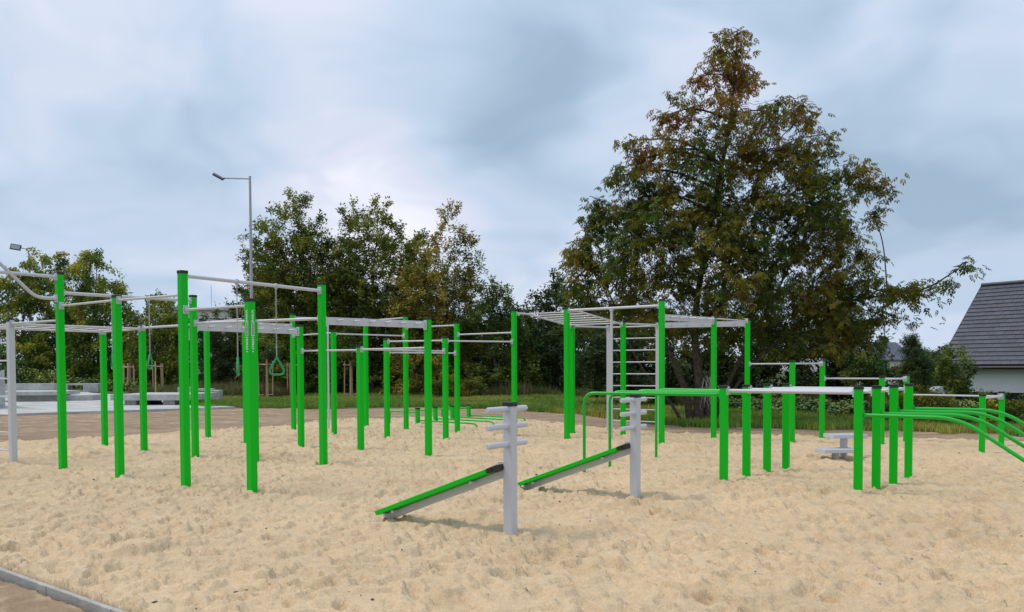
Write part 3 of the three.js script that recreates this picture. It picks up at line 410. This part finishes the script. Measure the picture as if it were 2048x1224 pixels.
{ // pale roots and twine hanging on the stems
  const R = rng(4), L = []; for (let i = 0; i < 22; i++) { const a = V(0.12 + 0.2 * R(), 1.0 + 0.35 * R(), 0.22 + 0.05 * R()), pts = [a]; let p = a; const n = 2 + Math.floor(4 * R()); for (let k = 0; k < n; k++) { p = p.clone().add(V((R() - 0.45) * 0.16, -0.22 * R() - 0.03, (R() - 0.4) * 0.04)); if (p.y < 0.02) p.y = 0.02; pts.push(p); } L.push(limb(pts, 0.006, 0.004, 4)); }
  part('hanging_root', mergeGeometries(L), M.twine, bigTree);
}
const G1 = 'trees behind the grass';
tree({ name: 'broadleaf_tree', label: 'olive leafy tree just right of the tall lamp pole', group: G1, base: [-12.6, 0, -52], lobes: LOBES_cA, geo: broad, pal: PAL.olive, seed: 21, grow: 1.2, dens: 180, len: 1.0, scale: 1.1 });
tree({ name: 'broadleaf_tree', label: 'wide olive tree, middle of the three behind the green posts', group: G1, base: [-8.29, 0, -52], lobes: LOBES_cB, geo: broad, pal: PAL.olive, seed: 22, grow: 1.2, dens: 180, len: 1.0, scale: 1.1 });
tree({ name: 'broadleaf_tree', label: 'sparse yellowing tree, right of the wide olive tree', group: G1, base: [-4.11, 0, -50], lobes: LOBES_cC, geo: broad, pal: PAL.gold, seed: 23, grow: 1.2, dens: 145, len: 1.1, scale: 1.05 });
tree({ name: 'broadleaf_tree', label: 'dark blackish green tree behind the tall lamp pole', group: G1, base: [-16.36, 0, -58], lobes: LOBES_dark, geo: broad, pal: PAL.dark, seed: 24, dens: 190, len: 0.8, scale: 1.2 });
tree({ name: 'broadleaf_tree', label: 'green bushy tree left of the sloping ladder', group: G1, base: [-0.93, 0, -48], lobes: LOBES_mD, geo: broad, pal: PAL.mid, seed: 25, dens: 210, len: 0.7, scale: 1.1 });
tree({ name: 'broadleaf_tree', label: 'dark green bushy tree behind the sloping ladder', group: G1, base: [2.6, 0, -50], lobes: LOBES_mE, geo: broad, pal: PAL.dark, seed: 26, dens: 210, len: 0.7, scale: 1.1 });
tree({ name: 'broadleaf_tree', label: 'big green tree at the far left behind small lamp pole', group: G1, base: [-40.04, 0.5, -72], lobes: LOBES_lF, geo: coarse, pal: PAL.fresh, seed: 27, dens: 95, len: 1.1, scale: 1.15 });
tree({ name: 'broadleaf_tree', label: 'yellow-green pointed tree on the left, right of small lamp pole', group: G1, base: [-33.13, 0.4, -70], lobes: LOBES_lG, geo: coarse, pal: PAL.fresh, seed: 28, dens: 85, len: 1.1, scale: 1.15 });
tree({ name: 'broadleaf_tree', label: 'lower olive tree at the right end of left tree row', group: G1, base: [-27.28, 0.2, -66], lobes: LOBES_lH, geo: coarse, pal: PAL.olive, seed: 29, dens: 95, len: 1.0, scale: 1.1 });
for (const [L, x, z, sd, lab] of [[LOBES_t1, -15.9, -60, 81, 'dark low tree deep behind the lettered post'], [LOBES_t2, -8.4, -60, 82, 'dark low tree deep behind the middle green posts'], [LOBES_t3, -2.2, -60, 83, 'dark low tree deep behind the low push-up bars'], [LOBES_t4, 4.2, -58, 84, 'dark low tree deep behind the sloping ladder']])
  tree({ name: 'thicket_tree', label: lab, group: 'dark trees filling the back row', base: [x, 0, z], lobes: L, geo: coarse, pal: PAL.dark, seed: sd, grow: 1.2, dens: 130, len: 0.8, scale: 1.15 });
const G2 = 'dark thicket behind the tall autumn tree';
tree({ name: 'thicket_tree', label: 'dark low tree behind the wall bars', group: G2, base: [4.92, 0, -35], lobes: LOBES_bI, geo: broad, pal: PAL.dark, seed: 31, dens: 330, len: 0.6, scale: 1 });
tree({ name: 'thicket_tree', label: 'dark low tree directly behind the autumn tree stems', group: G2, base: [9.18, 0, -36], lobes: LOBES_bJ, geo: broad, pal: PAL.dark, seed: 32, dens: 330, len: 0.6, scale: 1 });
tree({ name: 'thicket_tree', label: 'dark tree at right under the long low branch', group: G2, base: [12.62, 0, -35], lobes: LOBES_bK, geo: broad, pal: PAL.dark, seed: 33, dens: 330, len: 0.6, scale: 1 });
tree({ name: 'shrub', label: 'green rounded shrub below the distant slate roof', category: 'shrub', base: [13.69, 0, -33], lobes: LOBES_rL, geo: small, pal: PAL.mid, seed: 34, dens: 520, len: 0.4, scale: 1.2, trunkR: 0.04 });
tree({ name: 'conifer', label: 'small dark pointed conifer in front of the distant roof', base: [13.78, 0, -30], lobes: LOBES_rM, geo: needle, pal: PAL.dark, seed: 35, dens: 2600, len: 0.25, scale: 1.1, trunkR: 0.05 });
tree({ name: 'shrub', label: 'green shrub between conifer and white house wall', category: 'shrub', base: [19.68, -0.4, -40], lobes: LOBES_rN, geo: broad, pal: PAL.mid, seed: 36, dens: 330, len: 0.5, scale: 1, trunkR: 0.05 });
tree({ name: 'broadleaf_tree', label: 'far low dark trees left of the house roof', base: [40.11, -0.5, -75], lobes: LOBES_fO, geo: coarse, pal: PAL.dark, seed: 37, dens: 140, len: 0.9, scale: 1.1 });
for (const [x, z, s, sd, lab] of [[-3.35, -44.5, 1, 41, 'yellow flowering goldenrod clump behind the low push-up bars'], [-2.1, -45.5, 0.85, 42, 'smaller yellow goldenrod clump right of the larger clump'], [10.9, -24.6, 0.72, 43, 'goldenrod clump between the right parallel bar posts'], [12.6, -22.6, 0.7, 44, 'goldenrod clump behind the two last low posts'], [14.1, -22.4, 0.72, 45, 'goldenrod clump below the white house wall at right edge'], [11.3, -23.6, 0.75, 46, 'green and yellow goldenrod clump beside the small mailbox']])
  tree({ name: 'goldenrod', label: lab, category: 'plant', group: 'goldenrod clumps', base: [x, 0, z], lobes: [[0, 0.95 * s, 0.55 * s, 0.4 * s], [-0.5 * s, 0.7 * s, 0.5 * s, 0.4 * s], [0.5 * s, 0.65 * s, 0.5 * s, 0.4 * s], [0, 0.35 * s, 0.8 * s, 0.3 * s]], geo: small, pal: PAL.goldenrod, seed: sd, dens: 800, len: 0.35, scale: 1, trunkR: 0.02, hang: 0.1 });
console.log('trees', leafCount);
// ---------------------------------------------------------------- grass and weeds
function tuftGeo(seed, n, h, w, spread) { const R = rng(seed), P = [], I = []; let k = 0; for (let i = 0; i < n; i++) { const a = R() * 6.28, x = (R() - 0.5) * spread, z = (R() - 0.5) * spread, hh = h * (0.6 + 0.6 * R()), lx = Math.cos(a) * hh * 0.5 * R(), lz = Math.sin(a) * hh * 0.5 * R(), cx = Math.sin(a) * w / 2, cz = -Math.cos(a) * w / 2; P.push(x - cx, -0.03, z - cz, x + cx, -0.03, z + cz, x + lx * 0.4 + cx * 0.7, hh * 0.6, z + lz * 0.4 + cz * 0.7, x + lx * 0.4 - cx * 0.7, hh * 0.6, z + lz * 0.4 - cz * 0.7, x + lx, hh, z + lz); I.push(k, k + 1, k + 2, k, k + 2, k + 3, k + 3, k + 2, k + 4); k += 5; } const g = new THREE.BufferGeometry(); g.setAttribute('position', new THREE.Float32BufferAttribute(P, 3)); g.setIndex(I); g.computeVertexNormals(); return g; }
function scatter(name, label, category, geo, n, seed, place, colour) { const R = rng(seed), m = [], c = [], o = new THREE.Object3D(); let guard = 0; while (m.length < n && guard++ < n * 12) { const p = place(R); if (!p) continue; o.position.set(p[0], p[1], p[2]); o.rotation.set(0, R() * 6.28, 0); o.scale.set(p[3], p[3] * (0.7 + 0.6 * R()), p[3]); o.updateMatrix(); m.push(o.matrix.clone()); c.push(colour(p, R)); } const im = sh(new THREE.InstancedMesh(geo, M.blade, m.length)); im.name = numbered(name); const q = new THREE.Color(); m.forEach((a, i) => { im.setMatrixAt(i, a); im.setColorAt(i, q.setRGB(...c[i])); }); scene.add(im); return tag(im, label, category, null, 'stuff'); }
const onSlab = (x, d) => x < -10.6 && d < 62 && (x < -13 - (d - 36) * 0.62);
scatter('grass', 'short green grass growing between earth strip and trees', 'grass', tuftGeo(1, 9, 0.13, 0.016, 0.2), 62000, 51, (R) => { const x = -22 + 46 * R(), g = grassStart(x), d = g + 0.25 + (54 - g) * R() ** 1.6; if (onSlab(x, d)) return null; const edge = d - g, n = fbm(x * 0.8, d * 0.8, 3); if (edge < 1.4 && n < 0.62 - edge * 0.25) return null; return [x, mound(x, -d), -d, 0.75 + 0.7 * n]; }, (p, R) => { const n = fbm(p[0] * 0.5 + 3, p[2] * 0.5, 3), v = 0.75 + 0.5 * R(); const c = mix3(C3(0.155, 0.27, 0.025), C3(0.36, 0.35, 0.06), clamp(sstep(0.4, 0.7, n) + 0.25 * (R() - 0.5))); return [c[0] * v, c[1] * v, c[2] * v]; });
scatter('tall_weeds', 'tall dry weeds and grasses along the foot of the trees', 'weeds', tuftGeo(2, 10, 0.62, 0.022, 0.35), 14000, 52, (R) => { const x = -24 + 40 * R(), d = (x < 2.5 ? 46.3 : lerp(46.3, 31, sstep(2.5, 8, x))) + 8 * R() ** 1.3; if (onSlab(x, d)) return null; const n = fbm(x * 0.35 + 7, d * 0.3, 3); if (n < 0.44) return null; return [x, mound(x, -d), -d, 0.35 + 1.6 * (n - 0.4) + 0.3 * R()]; }, (p, R) => { const n = fbm(p[0] * 0.6 + 13, p[2] * 0.4, 3), v = 0.7 + 0.6 * R(), c = mix3(C3(0.10, 0.125, 0.022), n > 0.55 ? C3(0.22, 0.12, 0.06) : C3(0.27, 0.22, 0.08), sstep(0.45, 0.9, R())); return [c[0] * v, c[1] * v, c[2] * v]; });
scatter('low_plants', 'low leafy undergrowth below the right hand hedge', 'undergrowth', broad, 5200, 53, (R) => { const x = 8 + 15 * R(), g = grassStart(x), d = lerp(27.5, 23.5, sstep(8, 14, x)) + 10 * R(); const n = fbm(x * 0.5, d * 0.5, 3); if (n < 0.42) return null; return [x, 0.05 + 0.75 * (n - 0.3) * R() - 0.8 * sstep(26, 40, d) * sstep(16, 21, x), -d, 0.7 + 0.5 * R()]; }, (p, R) => { const c = PAL.mid(fbm(p[0], p[2], 3), 0, R()), v = 0.8 + 0.5 * R(); return [c[0] * v, c[1] * v, c[2] * v]; });
scatter('low_plants', 'dark leafy undergrowth below the left hand tree row', 'undergrowth', coarse, 5000, 57, (R) => { const x = -48 + 30 * R(), d = 61.5 + 9 * R(), n = fbm(x * 0.3, d * 0.3, 3); if (n < 0.40 || onSlab(x, d)) return null; return [x, mound(x, -d) + 0.1 + 2.2 * (n - 0.36) * R(), -d, 0.9 + 0.6 * R()]; }, (p, R) => { const c = PAL.mid(fbm(p[0] * 0.6, p[2] * 0.6, 3), 0, R()), v = 0.75 + 0.5 * R(); return [c[0] * v, c[1] * v, c[2] * v]; });
{ // crumbs of bark and stone on the sand
  const g = new THREE.IcosahedronGeometry(0.016, 0); g.scale(1.5, 0.6, 1); scatter('sand_debris', 'dark crumbs of bark and stone scattered on the sand', 'debris', g, 260, 54, (R) => { const x = -9 + 20 * R(), z = -5 - 15 * R() ** 1.4; if (sandMask(x, z) < 0.9) return null; return [x, sandH(x, z) + 0.003, z, 0.35 + 0.8 * R() * R()]; }, (p, R) => { const k = 0.03 + 0.07 * R(); return [k, k * 0.75, k * 0.5]; });
  const s = thing('yellow_leaf', 'small bright yellow leaf lying on the sand', 'leaf', [2.43, sandH(2.43, -9.86) + 0.012, -9.86], 0.3); part('blade', leafGeo([[V(-0.05, 0, 0), V(1, 0.05, 0).normalize(), V(0, 0, 1), 0.1, 0.07]]), M.yellow, s);
}
// ---------------------------------------------------------------- stakes round young trees
const stakeMats = [0.52, 0.44, 0.58].map((k) => new THREE.MeshStandardMaterial({ color: new THREE.Color().setRGB(k, k * 0.68, k * 0.4), roughness: 0.9 }));
[[-19.15, -46, 1.95, 0.0, 'beside the long low concrete platform'], [-28.0, -64, 1.9, 0.3, 'leftmost, half hidden by a short green post'], [-27.2, -62, 1.9, 0.2, 'behind the second front post from left'], [-24.6, -61, 1.95, 0.7, 'right of the obliquely hanging ring'], [-17.7, -56, 1.95, 0.1, 'left of the lettered post under the dark tree'], [-12.95, -46, 2.0, 0.2, 'right of the lettered post behind the face-on ring'], [-11.7, -46.6, 1.95, -0.2, 'behind the pair of green posts'], [-8.5, -46, 1.95, 0.05, 'right of the thin grey climbing pole']].forEach(([x, z, h, tr, where], i) => {
  const g = thing('stake_frame', 'round wooden stakes with cross rails, ' + where, 'tree support', [x, mound(x, z), z], tr, 'stake frames on the grass'), R = rng(60 + i), w = 0.34, m = stakeMats[i % 3];
  const c = [[-w, -w * 0.5], [w, -w * 0.5], [0.05, w]]; if (i % 2) c.push([w * 0.4, w * 0.8]);
  for (const [a, b] of c) { const l = (R() - 0.5) * 0.08; part('stake', rod(V(a, -0.3, b), V(a + l, h + 0.15 * (R() - 0.5), b), 0.034, 8), stakeMats[Math.floor(R() * 3)], g); }
  for (let k = 0; k < 3; k++) { const [p, q] = [c[k], c[(k + 1) % 3]]; part('rail', rod(V(p[0] * 1.12, h - 0.22, p[1] * 1.12), V(q[0] * 1.12, h - 0.20, q[1] * 1.12), 0.027, 8), m, g); }
  part('rail', rod(V(-w * 1.15, 0.18, -w * 0.5 + 0.06), V(w * 1.15, 0.2, -w * 0.5 + 0.06), 0.024, 8), m, g);
});
for (const [x, z, sd, lab] of [[-8.5, -46, 71, 'young leafy tree inside stakes right of the thin climbing pole'], [-12.95, -46, 72, 'young dark leafy tree inside stakes right of the lettered post'], [-17.7, -56, 73, 'young leafy tree inside stakes left of the lettered post']])
  tree({ name: 'young_tree', label: lab, group: 'young staked trees', base: [x, 0, z], lobes: [[0, 3.6, 0.4, 0.6], [-0.35, 3.0, 0.5, 0.55], [0.35, 2.7, 0.5, 0.5], [0, 2.2, 0.55, 0.4]], geo: broad, pal: PAL.mid, seed: sd, dens: 240, len: 0.45, scale: 0.95, trunkR: 0.045 });
// ---------------------------------------------------------------- lamp poles
{
  const g = thing('lamp_pole', 'tall grey lamp pole with one floodlight on a side arm', 'lamp pole', [-11.85, 0, -40]);
  const h = 10.3; part('pole', new THREE.CylinderGeometry(0.052, 0.085, h + 0.2, 16).translate(0, h / 2 - 0.1, 0), M.galv, g); part('arm', rod(V(0, h - 0.12, 0), V(-1.25, h - 0.08, 0), 0.03), M.galv, g);
  const f = part('floodlight', bx(0.52, 0.07, 0.42, 0, 0, 0, 0.02), M.lampBody, g); f.position.set(-1.42, h - 0.02, 0.05); f.rotation.set(0.35, 0.2, -0.55); part('lamp_glass', bx(0.42, 0.012, 0.34, 0, -0.038, 0), M.glass, f); part('yoke', rod(V(-1.1, h - 0.08, 0), V(-1.28, h - 0.18, 0.02), 0.025), M.lampBody, g);
  const q = thing('lamp_pole', 'slim grey lamp pole at far left before the trees', 'lamp pole', [-40.6, mound(-40.6, -74), -74]);
  const k = 10.3; part('pole', new THREE.CylinderGeometry(0.08, 0.15, k + 0.4, 14).translate(0, k / 2 - 0.2, 0), M.galv, q); part('arm', pipe([V(0, k - 0.1, 0), V(-0.1, k + 0.35, 0), V(-0.75, k + 0.5, 0.1)], 0.04, 0.2), M.galv, q);
  const fl = part('floodlight', bx(0.85, 0.5, 0.12, 0, 0, 0, 0.03), M.lampBody, q); fl.position.set(-1.0, k + 0.52, 0.2); fl.rotation.set(-0.25, 0.2, -0.12); part('lamp_glass', bx(0.7, 0.36, 0.02, 0, 0, 0.062), new THREE.MeshStandardMaterial({ color: 0x9aa4ad, roughness: 0.15 }), fl); part('sensor', bx(0.25, 0.14, 0.2, 0.16, 4.9, 0.1, 0.03), M.galv, q);
}
// ---------------------------------------------------------------- concrete skate area
{
  const s = new THREE.Shape([[-40, 13], [-25, 23.7], [-17.46, 29.7], [-11.0, 34.75], [-12.6, 36.2], [-14.0, 40], [-19.5, 47], [-27, 56], [-30.5, 62], [-60, 62], [-60, 20]].map(([x, d]) => new THREE.Vector2(x, d))), g = new THREE.ExtrudeGeometry(s, { depth: 0.14, bevelEnabled: false }); g.rotateX(-Math.PI / 2); g.translate(0, -0.07, 0);
  struct('concrete_slab', g, M.concrete, 'smooth pale concrete slab of the skate area', 'slab');
  const GB = 'concrete blocks of the skate area', hollow = (w, h, d, t) => merged([bx(w, t, d, 0, h - t / 2, 0), bx(w, t, d, 0, t / 2, 0), bx(t, h - 2 * t, d, -w / 2 + t / 2, h / 2, 0), bx(t, h - 2 * t, d, w / 2 - t / 2, h / 2, 0)]);
  const put = (name, label, x, z, turn, parts) => { const q = thing(name, label, 'concrete block', [x, 0.07, z], turn, GB); for (const [n, geo, m] of parts) part(n, boxUV(geo), m ?? M.concrete, q); };
  put('concrete_ledge', 'concrete table ledge with overhanging top beside the grey wall bars', -22.9, -42.2, 0.12, [['top', bx(3.0, 0.17, 2.6, 0, 0.38, 0)], ['base', bx(2.0, 0.3, 1.8, 0.2, 0.145, 0)], ['step', bx(1.3, 0.26, 1.6, 2.0, 0.13, -0.3)]]);
  put('hollow_block', 'hollow concrete block with open front on the far slab', -28.9, -58.2, 0.15, [['shell', hollow(1.15, 0.55, 0.9, 0.1)]]);
  put('solid_block', 'solid concrete block right beside the hollow far block', -27.75, -57.9, 0.15, [['block', bx(0.95, 0.55, 0.9, 0, 0.275, 0, 0.02)]]);
  put('concrete_platform', 'long low concrete platform raised on dark feet', -15.05, -38.1, -0.05, [['top', bx(3.3, 0.24, 3.3, 0, 0.32, 0)], ['foot', bx(0.5, 0.2, 2.4, -0.9, 0.1, 0.25)], ['foot', bx(0.5, 0.2, 2.4, 0.75, 0.1, 0.25)]]);
  put('solid_block', 'small concrete block behind the long low platform', -16.2, -43.5, 0.1, [['block', bx(0.62, 0.6, 0.8, 0, 0.3, 0, 0.02)]]);
  put('hollow_block', 'open concrete bench block right of the long low platform', -14.7, -41.6, 0.1, [['shell', hollow(0.95, 0.56, 0.9, 0.11)]]);
  put('solid_block', 'concrete end block at the grass edge of the slab', -13.95, -41.2, 0.1, [['block', bx(0.45, 0.5, 0.9, 0, 0.25, 0, 0.02)]]);
  const st = thing('concrete_steps', 'three broad concrete steps at the back of slab', 'steps', [-30.6, 0.07, -55.5], 0.05); for (let i = 0; i < 3; i++) part('step', boxUV(bx(3.4 - 0.15 * i, 0.2, 1.6 - 0.4 * i, 0, 0.1 + 0.2 * i, -0.2 * i)), M.concrete, st);
  const w = thing('concrete_wall', 'grey concrete ramp wall with railing at far left edge', 'wall', [-22.7, 0.07, -34.0], 0.6); part('wall', boxUV(bx(5, 1.5, 2.6, 0, 0.75, 0)), M.concrete, w);
  for (let i = 0; i < 14; i++) part('baluster', rod(V(2.38 - i * 0.16, 1.5, 1.2), V(2.38 - i * 0.16, 3.0, 1.2), 0.018, 6), M.lampBody, w); part('rail', rod(V(-2.4, 3.0, 1.2), V(2.42, 3.0, 1.2), 0.03), M.galv, w); part('rail', rod(V(-2.4, 1.72, 1.2), V(2.42, 1.72, 1.2), 0.025), M.galv, w);
  const R = rng(88), mk = []; for (let i = 0; i < 9; i++) { const x = 2.3 - 0.6 * R(), y = 0.25 + 1.15 * R(); mk.push(bx(0.03 + 0.03 * R(), 0.1 + 0.35 * R(), 0.004, x, y, 1.302)); mk.push(bx(0.1 + 0.2 * R(), 0.03, 0.004, x, y + 0.1, 1.302)); } part('paint_mark', merged(mk), M.ink, w);
}
// ---------------------------------------------------------------- houses
{
  const h = thing('house', 'white house with a steep dark grey tiled roof at right edge', 'house', [22.45, -1.93, -46], -0.963), eave = 3.55, run = 4.3, rise = 4.35, ang = Math.atan2(rise, run), sl = Math.hypot(run, rise), LEN = 13;
  part('wall', merged([bx(LEN - 1.4, 1.36, 0.3, LEN / 2 + 0.2, 2.83, -0.85), bx(LEN - 5.4, 2.2, 0.3, (LEN + 4.2) / 2 + 0.2, 1.05, -0.85), bx(0.3, 3.5, 7, 1.05, 1.75, -4.5), bx(LEN - 1.4, 3.5, 0.3, LEN / 2 + 0.2, 1.75, -8)]), M.plaster, h);
  const gs = new THREE.Shape([[0.7, 3.4], [4.3, 7.05], [7.9, 3.4]].map(([a, b]) => new THREE.Vector2(a, b))), gg = new THREE.ExtrudeGeometry(gs, { depth: 0.3, bevelEnabled: false }); gg.rotateY(Math.PI / 2); gg.translate(0.9, 0, 0); part('gable', gg, M.plaster, h);
  const win = part('window', bx(3.2, 2.1, 0.06, 2.5, 1.05, -0.98), M.glass, h); for (const x of [1.75, 2.6, 3.4]) part('frame', bx(0.07, 2.1, 0.1, x, 1.05, -0.96), M.fascia, win); part('frame', bx(3.2, 0.08, 0.1, 2.5, 2.1, -0.95), M.fascia, win);
  part('support_post', bx(0.12, 3.2, 0.12, 4.55, 1.6, -0.3), M.fascia, h);
  const roof = part('roof', merged([new THREE.BoxGeometry(LEN, 0.12, sl).translate(LEN / 2, -0.09, -sl / 2)]), M.fascia, h); roof.position.set(0, eave, 0); roof.rotation.x = ang;
  const tg = bx(0.413, 0.04, 0.33, 0, 0, 0, 0.006), rest = []; const R = rng(9);
  for (let j = 0; j < 20; j++) for (let i = 0; i < 31; i++) { const x = (i + 0.5 + (j % 2) * 0.5) * 0.418 - 0.2, z = -(j + 0.5) * sl / 20.1 + 0.005; if (x + 0.21 > LEN) continue; if (i < 15) { const t = part('roof_tile', tg, M.tiles[Math.floor(R() * 4)], roof); t.position.set(Math.max(x, 0.19), 0.012 + 0.004 * R(), z); t.rotation.x = -0.13; } else rest.push(tg.clone().rotateX(-0.13).translate(x, 0.012, z)); }
  const rt = part('roof_tile', merged(rest), M.tiles[1], roof); rt.userData = { kind: 'stuff' };
  part('ridge_cap', rod(V(-0.02, 0.04, -sl - 0.02), V(LEN, 0.04, -sl - 0.02), 0.11, 12), M.tiles[0], roof); part('verge', bx(0.05, 0.2, sl, -0.04, -0.07, -sl / 2), M.fascia, roof); part('gutter', bx(LEN, 0.15, 0.14, LEN / 2, -0.11, 0.09, 0.04), M.fascia, roof);
  const back = part('roof', bx(LEN, 0.12, sl, LEN / 2, -0.09, -sl / 2), M.tiles[1], h); back.position.set(LEN, eave, -2 * run); back.rotation.set(0, Math.PI, 0); back.rotateX(ang);
  const f = thing('house', 'distant house with dark slate roof behind the conifer', 'house', [52.4, -1, -120], 0.45);
  part('wall', bx(7, 3.6, 6, 0, 1.8, -3), M.plaster, f); const rs = new THREE.Shape([[-0.6, 3.4], [3, 5.9], [6.6, 3.4], [6.6, 3.2], [3, 5.6], [-0.6, 3.2]].map(([a, b]) => new THREE.Vector2(a, b))), rg = new THREE.ExtrudeGeometry(rs, { depth: 7.6, bevelEnabled: false }); rg.rotateY(Math.PI / 2); rg.translate(-3.8, 0, 0); part('roof', rg, M.tiles[2], f);
  const gs2 = new THREE.Shape([[0.2, 3.6], [3, 5.5], [5.8, 3.6]].map(([a, b]) => new THREE.Vector2(a, b))), g2 = new THREE.ExtrudeGeometry(gs2, { depth: 6.9, bevelEnabled: false }); g2.rotateY(Math.PI / 2); g2.translate(-3.45, 0, 0); part('gable', g2, M.plaster, f);
  part('chimney', bx(0.62, 1.3, 0.6, 1.0, 6.1, -2.9), M.fascia, f); part('mast', bx(0.16, 3.2, 0.16, 1.5, 7.2, -3.0), M.galv, f);
  const a = thing('apartment_building', 'pale apartment building glimpsed behind the trees at left', 'building', [-39.2, 0, -112], 0.25); part('wall', bx(12, 9, 9, 0, 4.5, -4.5), M.cream, a); part('roof', bx(12.5, 0.35, 9.5, 0, 9.17, -4.5), M.galv, a); part('antenna', rod(V(0.6, 9, -3), V(0.6, 12.5, -3), 0.03, 5), M.galv, a);
  for (let j = 0; j < 3; j++) for (let i = 0; i < 5; i++) { const w = part('window', bx(1.3, 1.4, 0.08, -4.8 + i * 2.4, 1.7 + j * 2.8, 0.02), M.glass, a); part('frame', merged([bx(1.42, 0.08, 0.1, -4.8 + i * 2.4, 2.4 + j * 2.8, 0.04), bx(1.42, 0.08, 0.1, -4.8 + i * 2.4, 1.0 + j * 2.8, 0.04), bx(0.06, 1.4, 0.1, -4.8 + i * 2.4, 1.7 + j * 2.8, 0.04)]), M.white, w); }
  const mb = thing('mailbox', 'small arched grey box on a post in the hedge', 'mailbox', [13.1, 0, -26.8], 0.2); const arch = new THREE.CylinderGeometry(0.24, 0.24, 0.34, 20, 1, false, 0, Math.PI); arch.rotateZ(Math.PI / 2); arch.rotateX(-Math.PI / 2); arch.rotateY(Math.PI / 2); arch.scale(1, 0.55, 1); part('lid', arch.translate(0, 0.82, 0), M.galv, mb); part('box', bx(0.42, 0.16, 0.3, 0, 0.735, 0, 0.01), M.lampBody, mb); part('plate', bx(0.22, 0.11, 0.01, -0.06, 0.735, 0.156), M.white, mb); part('post', bx(0.08, 0.9, 0.08, 0, 0.3, 0), M.lampBody, mb);
}
console.log('all done');
renderer.render(scene, camera);
